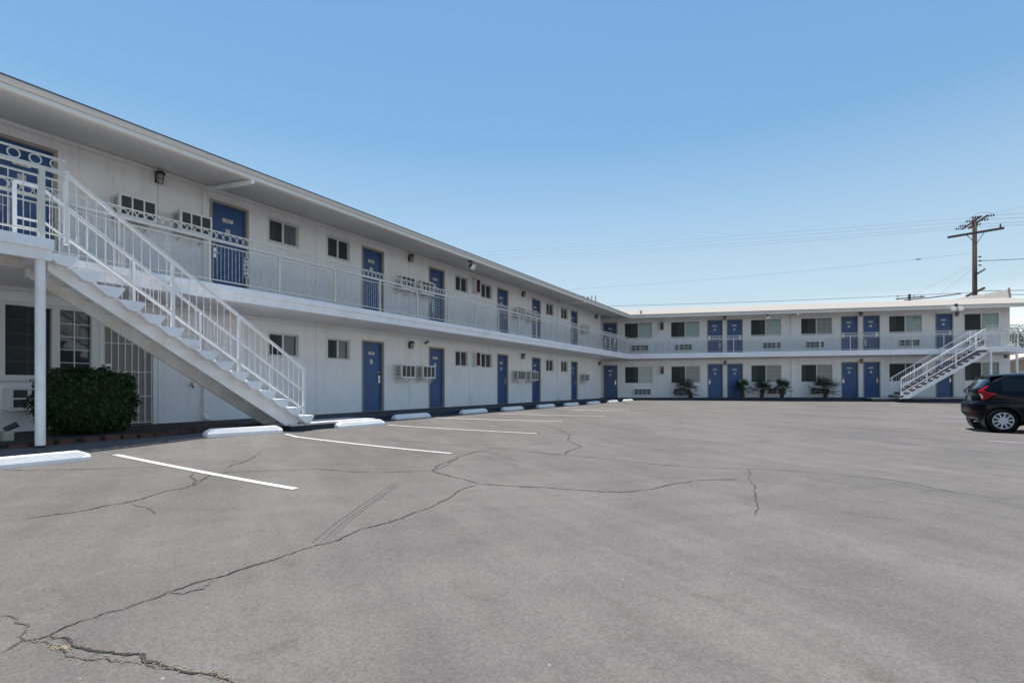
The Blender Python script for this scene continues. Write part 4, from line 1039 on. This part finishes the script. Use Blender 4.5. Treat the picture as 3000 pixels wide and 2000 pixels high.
def car():
    g = R(28); X = Vector((math.cos(g), -math.sin(g), 0)); Y = Vector((math.sin(g), math.cos(g), 0)); P = Vector((12.27, 13.92, 0))
    z0 = zlot(12.6, 13.4)+.004
    Mx = Matrix(((X.x, Y.x, 0, P.x), (X.y, Y.y, 0, P.y), (0, 0, 1, z0), (0, 0, 0, 1)))
    t = thing('parked_car', 'black hatchback with red tail lights parked at the right edge', 'car', Mx)
    xr = spline([(.20,.30),(.36,.12),(.45,.035),(.55,.0),(.70,.005),(.75,.03),(.79,.10),(.92,.105),(1.02,.06),(1.08,.055),(1.13,.11),(1.28,.24),(1.41,.36),(1.455,.36),(1.49,.56),(1.515,.95),(1.525,1.4)])
    xf = spline([(.20,3.95),(.35,4.05),(.5,4.10),(.65,4.07),(.78,3.98),(.88,3.72),(.98,3.36),(1.1,3.12),(1.25,2.86),(1.40,2.58),(1.47,2.38),(1.50,2.2),(1.525,1.7)])
    wz = spline([(.20,.70),(.34,.80),(.52,.835),(.62,.845),(.76,.842),(.90,.835),(.99,.815),(1.04,.79),(1.2,.72),(1.36,.645),(1.43,.60),(1.48,.51),(1.51,.36),(1.525,.12)])
    nz = spline([(.2,6),(.6,5.2),(1.0,5),(1.3,5.5),(1.5,4),(1.525,3)])
    def side(x, z):                          # half width of the body at x, z
        a, b = xr(z), xf(z); c = (a+b)/2; h = (b-a)/2; n = nz(z); q = min(1, abs((x-c)/h)); return wz(z)*(1-q**n)**(1/n)
    def rear(y, z):
        a, b = xr(z), xf(z); c = (a+b)/2; h = (b-a)/2; n = nz(z); q = min(1, abs(y)/wz(z)); return c-h*(1-q**n)**(1/n)
    NT, zs = 176, []
    z = .20
    while z < 1.5249: zs.append(z); z += .022 if z < 1.42 else .009
    zs.append(1.525)
    def ringpt(k, z):
        th = 2*PI*k/NT; a, b = xr(z), xf(z); c = (a+b)/2; h = (b-a)/2; n = nz(z); ct, st = math.cos(th), math.sin(th)
        # spread samples evenly along the long sides
        return Vector((c-h*math.copysign(abs(ct)**(2/n), ct), -wz(z)*math.copysign(abs(st)**(2/n), st), z))
    def ring(z):
        fine_ = [ringpt(k*NT/1400, z) for k in range(1401)]; acc = [0]
        for i in range(1400): acc.append(acc[-1]+(fine_[i+1]-fine_[i]).length)
        out = []; j = 0
        for k in range(NT):
            d = acc[-1]*k/NT
            while acc[j+1] < d: j += 1
            f = (d-acc[j])/max(1e-9, acc[j+1]-acc[j]); out.append(fine_[j].lerp(fine_[j+1], f))
        return out
    wheels = [(.55, 1), (3.15, 1)]; RA = .350; CZ = .31
    vs = [p for z in zs for p in ring(z)]; fs = []
    for i in range(len(zs)-1):
        for k in range(NT):
            q = [i*NT+k, i*NT+(k+1) % NT, (i+1)*NT+(k+1) % NT, (i+1)*NT+k]; c = sum((vs[a] for a in q), Vector())/4
            if any((c.x-wx)**2+(c.z-CZ)**2 < RA*RA and abs(c.y) > .5 for wx, _ in wheels): continue
            fs.append(tuple(q))
    for p in vs:
        for wx, _ in wheels:
            d = math.hypot(p.x-wx, p.z-CZ)
            if .26 < d < RA+.028 and abs(p.y) > .5:
                if d < RA+.012: p.x = wx+(p.x-wx)*RA/d; p.z = CZ+(p.z-CZ)*RA/d
    mb = MB(); fs.append(tuple((len(zs)-1)*NT+k for k in range(NT))); fs.append(tuple(NT-1-k for k in range(NT))); mb.add(vs, fs)
    mb.build('body', 'carpaint', t, smooth=True)
    def patch(name, rows, m, parent=None, off=.004):   # rows of body points pushed a little outwards
        mb = MB(); n = len(rows[0]); mb.add([p for r_ in rows for p in r_], [(i*n+j, i*n+j+1, (i+1)*n+j+1, (i+1)*n+j) for i in range(len(rows)-1) for j in range(n-1)])
        return mb.build(name, m, parent or t, smooth=True)
    def sidepatch(name, lo, hi, m, sg=-1, off=.005, nx=16, nzz=8):
        """lo/hi: functions z -> x range"""
        z0_, z1_ = lo[0], lo[1]; rows = []
        for i in range(nzz+1):
            z = z0_+(z1_-z0_)*i/nzz; a, b = hi(z); rows.append([Vector((a+(b-a)*j/nx, sg*(side(a+(b-a)*j/nx, z)+off), z)) for j in range(nx+1)])
        return patch(name, rows, m)
    for sg in (-1, 1):
        sidepatch('side_window', (1.045, 1.375), lambda z: (.55+.10*max(0, (z-1.2)*2)**2, 1.00-.05*(z-1.04)), 'carglass', sg)
        sidepatch('side_window', (1.03, 1.385), lambda z: (1.10, 1.90), 'carglass', sg)
        sidepatch('side_window', (1.02, 1.385), lambda z: (1.99, 3.02-(z-1.02)*1.25), 'carglass', sg)
        # sill and bumper side in plain plastic
        sidepatch('sill', (.205, .30), lambda z: (1.04, 2.88), 'carplastic', sg, .006)
        mb = MB()
        for wx, _ in wheels:
            n = 28; o = []
            for r_ in (RA-.006, RA+.030):
                for k in range(n+1):
                    a = R(-8)+R(196)*k/n; x, z = wx+r_*math.cos(a), CZ+r_*math.sin(a); o.append((x, sg*(side(x, max(.21, z))+.006), z))
            mb.add(o, [(k, k+1, n+1+k+1, n+1+k) for k in range(n)])
        mb.build('wheel_arch', 'carplastic', t)
        for x in (1.16, 2.06):
            mb = MB(); zz = .93; mb.tube([(x-.0, sg*(side(x, zz)+.004), zz), (x+.03, sg*(side(x, zz)+.03), zz+.003), (x+.15, sg*(side(x, zz)+.03), zz+.003), (x+.18, sg*(side(x, zz)+.004), zz)], .011, 8); mb.build('door_handle', 'carpaint', t)
        mb = MB(); mb.lathe([(0, -.06), (.08, -.05), (.095, .02), (.06, .06), (0, .065)], 12, 'x', (2.98, sg*.92, 1.07)); mb.bar((2.98, sg*.76, 1.03), (2.98, sg*.9, 1.06), .04, .03); mb.build('mirror', 'carpaint', t, smooth=True)
        # tail lamp: arrow shape wrapped round the rear corner
        def tl(rows_, m, off=.009):
            out = []
            for z, qa, qb in rows_:
                row = []; n = 14
                # arc-length from the corner: negative on the rear face, positive along the side
                W = wz(z)
                for j in range(n+1):
                    q = qa+(qb-qa)*j/n
                    row.append(rimpt(q, z, sg, off))
                out.append(row)
            return patch('tail_light', out, m)
        cache = {}
        def rimpt(q, z, sg, off):
            z = round(z, 4)
            if z not in cache:
                pts_ = []
                n = 260; a, b = xr(z), xf(z); c = (a+b)/2; h = (b-a)/2; nn = nz(z); W = wz(z)
                for k in range(n+1):
                    th = PI/2*(k/n); pts_.append(Vector((c-h*math.cos(th)**(2/nn), -W*math.sin(th)**(2/nn), z)))
                acc = [0]
                for i in range(n): acc.append(acc[-1]+(pts_[i+1]-pts_[i]).length)
                # corner = where the tangent passes 45 degrees
                ic = max(i for i in range(1, n) if abs(pts_[i+1].y-pts_[i].y) >= abs(pts_[i+1].x-pts_[i].x))
                cache[z] = (pts_, acc, acc[ic])
            pts_, acc, s0 = cache[z]; d = s0+q; i = 0
            lo, hi = 0, len(acc)-2
            while lo < hi:
                mid = (lo+hi+1)//2
                if acc[mid] <= d: lo = mid
                else: hi = mid-1
            i = lo; p = pts_[i].lerp(pts_[i+1], (d-acc[i])/max(1e-9, acc[i+1]-acc[i])); tn = pts_[i+1]-pts_[i]; nr = Vector((tn.y, -tn.x, 0))
            nr = nr.normalized() if nr.length > 1e-9 else Vector((0, -1, 0)); nr = -nr if nr.dot(Vector((-.3, -1, 0))) < 0 and nr.y > 0 else nr
            p = p+nr*off
            return Vector((p.x, p.y if sg < 0 else -p.y, p.z))
        tl([(.81, -.05, -.01), (.85, -.055, .07), (.90, -.055, .14), (.95, -.06, .21), (.985, -.065, .30), (1.0, -.07, .29), (1.02, -.07, .18), (1.05, -.06, .09), (1.10, -.02, .07), (1.16, .02, .08), (1.19, .05, .085)], 'tail')
        tl([(.865, -.047, -.005), (.92, -.050, -.003), (.985, -.060, -.008)], 'tailclear', .013)
        tl([(.955, .04, .19), (.985, .04, .28), (1.0, .04, .26), (1.02, .04, .15)], 'taildark', .012)
        # reflector low on the bumper
        tl([(.50, -.12, -.02), (.53, -.12, -.02)], 'taildark', .010)
    rows = [[Vector((rear(y, z)-.005, y, z)) for y in [(-.58+1.16*j/20)*(1-.25*(z-1.13)) for j in range(21)]] for z in [1.135+.275*i/8 for i in range(9)]]
    patch('rear_window', rows, 'rearglass')
    rows = [[Vector((rear(y, z)-.006, y, z)) for y in [-.66+1.32*j/24 for j in range(25)]] for z in [.36+.13*i/4 for i in range(5)]]
    patch('bumper_insert', rows, 'carplastic')
    rows = [[Vector((rear(y, z)-.004, y, z)) for y in [-.36+.72*j/12 for j in range(13)]] for z in [.775+.16*i/4 for i in range(5)]]
    patch('plate_recess', rows, 'carplastic')
    mb = MB(); x = rear(0, .85)-.012; mb.box(x-.004, x, -.155, .155, .785, .93); mb.build('licence_plate', 'carplate', t)
    mb = MB(); mb.box(rear(0, .95)-.028, rear(0, .95), -.33, .33, .955, .985); mb.build('chrome_trim', 'chrome', t, bevel=.006)
    mb = MB(); mb.torus((0, 0, 0), .040, .007, 'y', 18, 6, sx=1.1); mb.bar((-.05, 0, 0), (.05, 0, 0), .010, .014)
    mb.build('emblem', 'chrome', t, ROOT[t.name] @ T(rear(0, 1.055)-.012, 0, 1.05) @ Matrix.Rotation(PI/2, 4, 'Z'))
    mb = MB(); mb.bar((rear(0, 1.14)-.02, .0, 1.13), (rear(.34, 1.2)-.02, .36, 1.19), .015, .02); mb.build('rear_wiper', 'carplastic', t)
    # spoiler over the rear window
    mb = MB(); vs = []; n = 16
    for j in range(n+1):
        y = -.58+1.16*j/n; k = 1-.10*abs(j-n/2)/(n/2)
        vs += [(.34+.04*(abs(y)/.58)**2, y, 1.418*k+.142*(1-k)*10*.1), (.30+.05*(abs(y)/.58)**2, y, 1.445-.030*(abs(y)/.58)**3), (.62, y*.97, 1.497-.030*(abs(y)/.58)**3)]
    mb.add(vs, [(3*j+a, 3*j+a+1, 3*j+3+a+1, 3*j+3+a) for j in range(n) for a in range(2)]); mb.build('spoiler', 'carpaint', t, smooth=True)
    mb = MB(); mb.tube([(1.05, 0, 1.52), (.90, 0, 1.66)], [.006, .003], 6); mb.build('antenna', 'antenna', t)
    rows = [[Vector((xfz(y, z), y, z)) for y in [-.5+1.0*j/12 for j in range(13)]] for z in [1.02+.36*i/6 for i in range(7)]] if False else None
    mb = MB()
    for sg in (-1, 1): mb.box(3.86, 3.98, sg*.72-.12, sg*.72+.12, .70, .82)
    mb.build('headlight', 'tailclear', t, bevel=.02)
    for wx, _ in wheels:
        for sg in (-1, 1):
            mb = MB(); mb.lathe([(RA-.004, sg*.76), (RA-.004, sg*.42), (0, sg*.42)], 28, 'y', (wx, 0, CZ)); mb.build('wheel_well', 'black', t)
    mb = MB(); mb.tube([(.10, -.36, .26), (.42, -.36, .28)], .026, 10); mb.build('exhaust', 'steel', t)
    for wx, _ in wheels:
        for sg in (-1, 1):
            yo = sg*.815
            mb = MB(); mb.lathe([(.200, yo-sg*.17), (.285, yo-sg*.18), (.307, yo-sg*.155), (.310, yo-sg*.09), (.307, yo-sg*.03), (.290, yo-sg*.004), (.245, yo+sg*.004), (.212, yo-sg*.006), (.200, yo-sg*.03)], 40, 'y', (wx, 0, CZ+.0))
            w = mb.build('wheel', 'tyre', t, smooth=True)
            mb = MB(); mb.lathe([(.213, yo-sg*.012), (.207, yo+sg*.002), (.192, yo+sg*.002), (.186, yo-sg*.008)], 48, 'y', (wx, 0, CZ)); mb.lathe([(.095, yo-sg*.002), (.085, yo+sg*.004), (.020, yo+sg*.006), (0, yo+sg*.007)], 24, 'y', (wx, 0, CZ))
            for k in range(10):
                a = 2*PI*k/10+.12; ca, sa = math.cos(a), math.sin(a)
                def pt(r_, s_, d): return (wx+r_*ca-s_*sa, yo+sg*d, CZ+r_*sa+s_*ca)
                mb.add([pt(.062, -.020, .002), pt(.062, .020, .002), pt(.130, .016, .003), pt(.190, .021, -.003), pt(.190, -.021, -.003), pt(.130, -.016, .003)], [(0,1,2,5), (5,2,3,4)])
            mb.build('wheel_cover', 'rim', w, smooth=False)
            mb = MB(); mb.lathe([(.20, yo-sg*.035), (0, yo-sg*.035)], 30, 'y', (wx, 0, CZ)); mb.build('brake_disc', 'black', w)
car()

# ------------------------------------------------------------------ utility poles and wires
def crossarm(mb, a, b, w=.11, h=.13): mb.bar(a, b, w, h)
def insul(mb, p, d, n=3):
    p = Vector(p); d = Vector(d).normalized()
    for k in range(n):
        q = p+d*(.10+k*.17); mb.tube([q-d*.05, q, q+d*.05], [.035, .125, .035], 8)
    mb.tube([p, p+d*(.10+n*.17)], .014, 5)
PB = Vector((41.45, 46.0, -.2)); PT = Vector((41.40, 46.0, 16.25))
t = thing('utility_pole', 'tall dark wooden utility pole with two crossarm levels behind the far wing', 'utility pole', Matrix.Translation(PB), 'utility poles')
mb = MB(); mb.tube([PB, (PB+PT)/2, PT], [.21, .185, .165], 14); mb.build('pole', 'pole', t, Matrix.Identity(4), smooth=True)
va = Vector((-.40, -.917, 0)); vw = Vector((-.917, .40, 0)); top = Vector((41.4, 46, 16.0))
for sgn in (-1, 1):
    mb = MB(); c = top+Vector((0, 0, -.15)) + vw*.20*sgn; crossarm(mb, c-va*1.95, c+va*1.95); mb.build('crossarm', 'arm', t, Matrix.Identity(4))
wl_att = []; wr_att = []
for k in (-1.85, -.95, .55, 1.75):
    c = top+va*k+Vector((0, 0, -.13)); mb = MB(); insul(mb, c+vw*.26, vw); insul(mb, c-vw*.26, -vw); mb.build('insulator', 'insul', t, Matrix.Identity(4))
    wl_att.append(c+vw*.90); wr_att.append(c-vw*.90)
    mb = MB(); mb.tube([c+vw*.85, c+vw*.4+Vector((0, 0, .28)), c+Vector((0, 0, .36)), c-vw*.4+Vector((0, 0, .28)), c-vw*.85], .012, 4); mb.build('jumper', 'wire', t, Matrix.Identity(4))
mb = MB(); la, lb = Vector((39.55, 46.75, 14.67)), Vector((43.2, 45.25, 15.06)); off = Vector((-.25*.4, -.25*.9, 0)); crossarm(mb, la+off, lb+off, .13, .19); mb.build('crossarm', 'arm', t, Matrix.Identity(4))
mb = MB()
for s in (-1, 1): c = (la+lb)/2+off; mb.bar(c+(lb-la).normalized()*.62*s+Vector((0, 0, -.08)), Vector((41.4, 45.8, 13.9)), .03, .05)
mb.tube([lb+off*.5+Vector((-.25, 0, .1)), lb+off*.5+Vector((-.25, 0, .40))], [.07, .05], 8); mb.build('brace', 'insul', t, Matrix.Identity(4))
mb = MB(); c = Vector((41.42, 45.75, 11.25)); mb.bar(c+va*-.9+Vector((.05, 0, -.05)), c+va*1.5+Vector((0, 0, .05)), .10, .11); mb.build('crossarm', 'insul', t, Matrix.Identity(4))
mb = MB(); c = Vector((41.44, 45.72, 9.72)); mb.bar(c-va*2.2-Vector((.1, 0, .15)), c+va*1.3, .14, .16); mb.build('crossarm', 'arm', t, Matrix.Identity(4))
mb = MB()
for z in (12.75, 12.4, 12.0): mb.tube([(41.65, 45.9, z), (41.85, 45.85, z)], [.05, .07], 8)
mb.build('insulator', 'insul', t, Matrix.Identity(4))
P2 = Vector((58.0, 75, 0))
t2 = thing('utility_pole', 'distant utility pole with one crossarm just showing over the far roof', 'utility pole', Matrix.Translation(P2), 'utility poles')
mb = MB(); mb.tube([P2, P2+Vector((0, 0, 14.6))], [.22, .17], 10); mb.build('pole', 'pole', t2, Matrix.Identity(4))
mb = MB(); mb.bar(P2+Vector((-1.75, .3, 13.95)), P2+Vector((1.75, -.6, 14.15)), .14, .15); mb.build('crossarm', 'insul', t2, Matrix.Identity(4))
mb = MB()
for x in (-1.7, .65, 1.7): q = P2+Vector((x, 0, 14.1)); mb.tube([q, q+Vector((0, 0, .35))], [.07, .05], 6)
mb.build('insulator', 'insul', t2, Matrix.Identity(4))
GW = 'overhead wires on the utility pole'
def wire(a, b, sag, r, label, m='wiregrey', knot=None):
    a, b = Vector(a), Vector(b); n = 24
    pts = [a.lerp(b, k/n)-Vector((0, 0, sag*4*(k/n)*(1-k/n))) for k in range(n+1)]
    mb = MB(); mb.tube(pts, r, 5)
    if knot is not None:
        q = a.lerp(b, knot)-Vector((0, 0, sag*4*knot*(1-knot))); d = (b-a).normalized(); mb.tube([q-d*.22, q, q+d*.22], [.04, .085, .04], 8)
    o = mb.build('overhead_wire', m); tag(o, label, 'wire', GW)
ordn = ('highest', 'second highest', 'third highest', 'lowest')
for k, (l, r_) in enumerate(zip(wl_att[::-1], wr_att[::-1])):
    wire(l, (-40+.5*k, 63.5+1.4*k, 16.3), .6, .011, '%s of the four thin wires running left from the pole top' % ordn[k])
    wire(r_, (78+.6*k, 32+1.2*k, 16.6), .5, .012, '%s of the four thin wires running right from the pole top' % ordn[k])
wire((41.2, 46.1, 13.15), (-6, 57, 11.3), .5, .012, 'thin wire with a dark splice running left below the crossarm', knot=.085)
wire((41.2, 46, 9.6), (-20, 62, 10.55), .45, .020, 'dark wire running left just above the far roof', 'wire')
wire((41.8, 45.9, 12.4), (80, 36, 13.3), .35, .026, 'dark cable running right from the middle of the pole', 'wire')
wire((41.3, 46, 12.1), (38.6, 50, 9.9), .05, .010, 'upper of the two slanting service wires left of the pole')
wire((41.3, 46, 11.8), (39.5, 48, 9.5), .05, .010, 'lower of the two slanting service wires left of the pole')
wire((41.6, 46, 9.75), (80, 36, 10.2), .5, .028, 'thick upper cable running right at the foot of the visible pole', 'wire')
wire((41.6, 46, 9.4), (80, 36.5, 9.75), .5, .030, 'thick lower cable running right at the foot of the visible pole', 'wire')
wire((40.9, 46.8, 9.65), (37.4, 49.0, 9.42), .05, .055, 'thick cable bundle sloping down left from the pole to the roof', 'wire')
wire((42.0, 45.6, 16.35), (66, 20, 20.5), .3, .007, 'faint wire rising to the right edge from the pole top')

# ------------------------------------------------------------------ trees and the neighbour house
def tree(label, base, h, rx, rz, zc, seed, n, mats_):
    t = thing('leafy_tree', label, 'tree', Matrix.Translation(base), 'trees beyond the far wing'); r = random.Random(seed)
    mb = MB(); mb.tube([(0, 0, -.2), (.1, 0, h*.3), (.2, .1, h*.55)], [.28, .22, .12], 8)
    for k in range(7):
        a = r.uniform(0, 6.28); mb.tube([(.1, 0, h*.3+k*.1), (math.cos(a)*rx*.4, math.sin(a)*rx*.4, h*.6), (math.cos(a)*rx*.75, math.sin(a)*rx*.75, h*.75)], [.11, .07, .02], 6)
    mb.build('trunk', 'bark', t, smooth=True)
    cl = [Vector((r.gauss(0, .42)*rx, r.gauss(0, .42)*rx, zc+r.gauss(0, .40)*rz)) for _ in range(38)]
    mb = MB()
    for k in range(n):
        c = cl[r.randrange(len(cl))]; d = Vector((r.gauss(0, 1), r.gauss(0, 1), r.gauss(0, 1))).normalized(); p = c+d*(.9*r.random()**.4)*rx*.26
        mb.cur = 0 if r.random() < .75 else 1; leaf(mb, p, d, r.uniform(.08, .16), r)
    mb.build('crown', mats_, t)
tree('light green tree behind the pale house at the right edge', Vector((62.6, 62, .1)), 9.0, 3.1, 2.0, 6.6, 3, 5200, ['treeleaf', 'treeleaf2'])
tree('dark low tree between the motel end and the pale house', Vector((58.6, 58, .1)), 6.8, 2.5, 2.0, 4.6, 5, 5200, ['treeleaf2', 'leaf'])
t = thing('neighbour_house', 'low tan house with pale roof behind the car at the right edge', 'house', Matrix.Translation((50.2, 46, 0)))
mb = MB(); mb.add([(-5.6, 0, 0), (5.6, 0, 0), (5.6, 0, 3.45), (0, 0, 4.75), (-5.6, 0, 3.45), (-5.6, 9, 0), (5.6, 9, 0), (5.6, 9, 3.45), (0, 9, 4.75), (-5.6, 9, 3.45)], [(0,1,2,3,4), (9,8,7,6,5), (0,5,6,1), (1,6,7,2), (4,9,5,0)]); mb.build('wall', 'housewall', t)
mb = MB(); mb.prism([(-6.2, 3.33), (0, 4.78), (6.2, 3.33), (6.2, 3.52), (0, 4.98), (-6.2, 3.52)], -.5, 9.4); mb.build('roof', 'houseroof', t)
for x in (-4.4, -1.2, 2.2):
    mb = MB(); mb.box(x-.72, x+.72, -.06, .05, .95, 2.55); w = mb.build('window', 'fence', t); mb = MB(); mb.box(x-.62, x+.62, -.075, -.061, 1.05, 2.45); mb.build('pane', 'housewin', w)
t = thing('picket_fence', 'white metal fence in front of the tan house', 'fence', Matrix.Translation((44, 42.5, 0)))
mb = MB(); mb.box(-2.5, 9, -.02, .02, 1.62, 1.66); mb.box(-2.5, 9, -.02, .02, .2, .24); mb.build('rail', 'fence', t)
mb = MB()
for k in range(76): mb.box(-2.5+k*.15-.012, -2.5+k*.15+.012, -.012, .012, .05, 1.75)
mb.build('pickets', 'fence', t)

# ------------------------------------------------------------------ light, sky, camera
el, az = R(81), math.atan2(-.27, .76)
sd = Vector((math.sin(az)*math.cos(el), math.cos(az)*math.cos(el), math.sin(el)))
su = bpy.data.lights.new('sun', 'SUN'); su.energy = 4.2; su.angle = R(.53); su.color = (1, .955, .895)
so = bpy.data.objects.new('sun', su); col.objects.link(so); so.rotation_euler = sd.to_track_quat('Z', 'Y').to_euler(); so.location = (0, 0, 30)
w = bpy.data.worlds.new('World'); scene.world = w; w.use_nodes = True; nt = w.node_tree
bg = nt.nodes['Background']; sk = nt.nodes.new('ShaderNodeTexSky'); sk.sky_type = 'NISHITA'; sk.sun_disc = False
sk.sun_elevation = el; sk.sun_rotation = az; sk.air_density = 2.0; sk.dust_density = 0.0; sk.ozone_density = 10.0; sk.altitude = 0
# pale haze low in the sky
tcw = nt.nodes.new('ShaderNodeTexCoord'); spw = nt.nodes.new('ShaderNodeSeparateXYZ'); nt.links.new(tcw.outputs['Generated'], spw.inputs[0])
mr = nt.nodes.new('ShaderNodeMapRange'); mr.inputs['From Min'].default_value = .0; mr.inputs['From Max'].default_value = .42; mr.inputs['To Min'].default_value = .88; mr.inputs['To Max'].default_value = 0.0
nt.links.new(spw.outputs['Z'], mr.inputs['Value'])
mxw = nt.nodes.new('ShaderNodeMixRGB'); nt.links.new(mr.outputs[0], mxw.inputs[0]); nt.links.new(sk.outputs[0], mxw.inputs[1]); mxw.inputs[2].default_value = (5.55, 6.25, 7.6, 1)
mr2 = nt.nodes.new('ShaderNodeMapRange'); mr2.inputs['From Min'].default_value = 0; mr2.inputs['From Max'].default_value = .15; mr2.inputs['To Min'].default_value = 1; mr2.inputs['To Max'].default_value = 0
nt.links.new(spw.outputs['Z'], mr2.inputs['Value'])
mx2 = nt.nodes.new('ShaderNodeMixRGB'); nt.links.new(mr2.outputs[0], mx2.inputs[0]); nt.links.new(mxw.outputs[0], mx2.inputs[1]); mx2.inputs[2].default_value = (12.5, 12.8, 13.2, 1); mxw = mx2
tin = nt.nodes.new('ShaderNodeMixRGB'); tin.blend_type = 'MULTIPLY'; tin.inputs[0].default_value = 1; tin.inputs[2].default_value = (.965, 1.015, 1.0, 1)
nt.links.new(mxw.outputs[0], tin.inputs[1]); nt.links.new(tin.outputs[0], bg.inputs[0]); bg.inputs[1].default_value = .080
cam = bpy.data.cameras.new('camera'); co = bpy.data.objects.new('camera', cam); col.objects.link(co)
co.location = (0, 0, CAMZ); co.rotation_euler = (R(90), 0, 0)
cam.sensor_width = 36; cam.lens = 1505.6/3000*36; cam.shift_y = 129.84/3000; cam.clip_start = .05; cam.clip_end = 3000
scene.camera = co
vs_ = scene.view_settings; vs_.view_transform = 'Standard'; vs_.look = 'None'; vs_.exposure = 0.64; vs_.gamma = 1
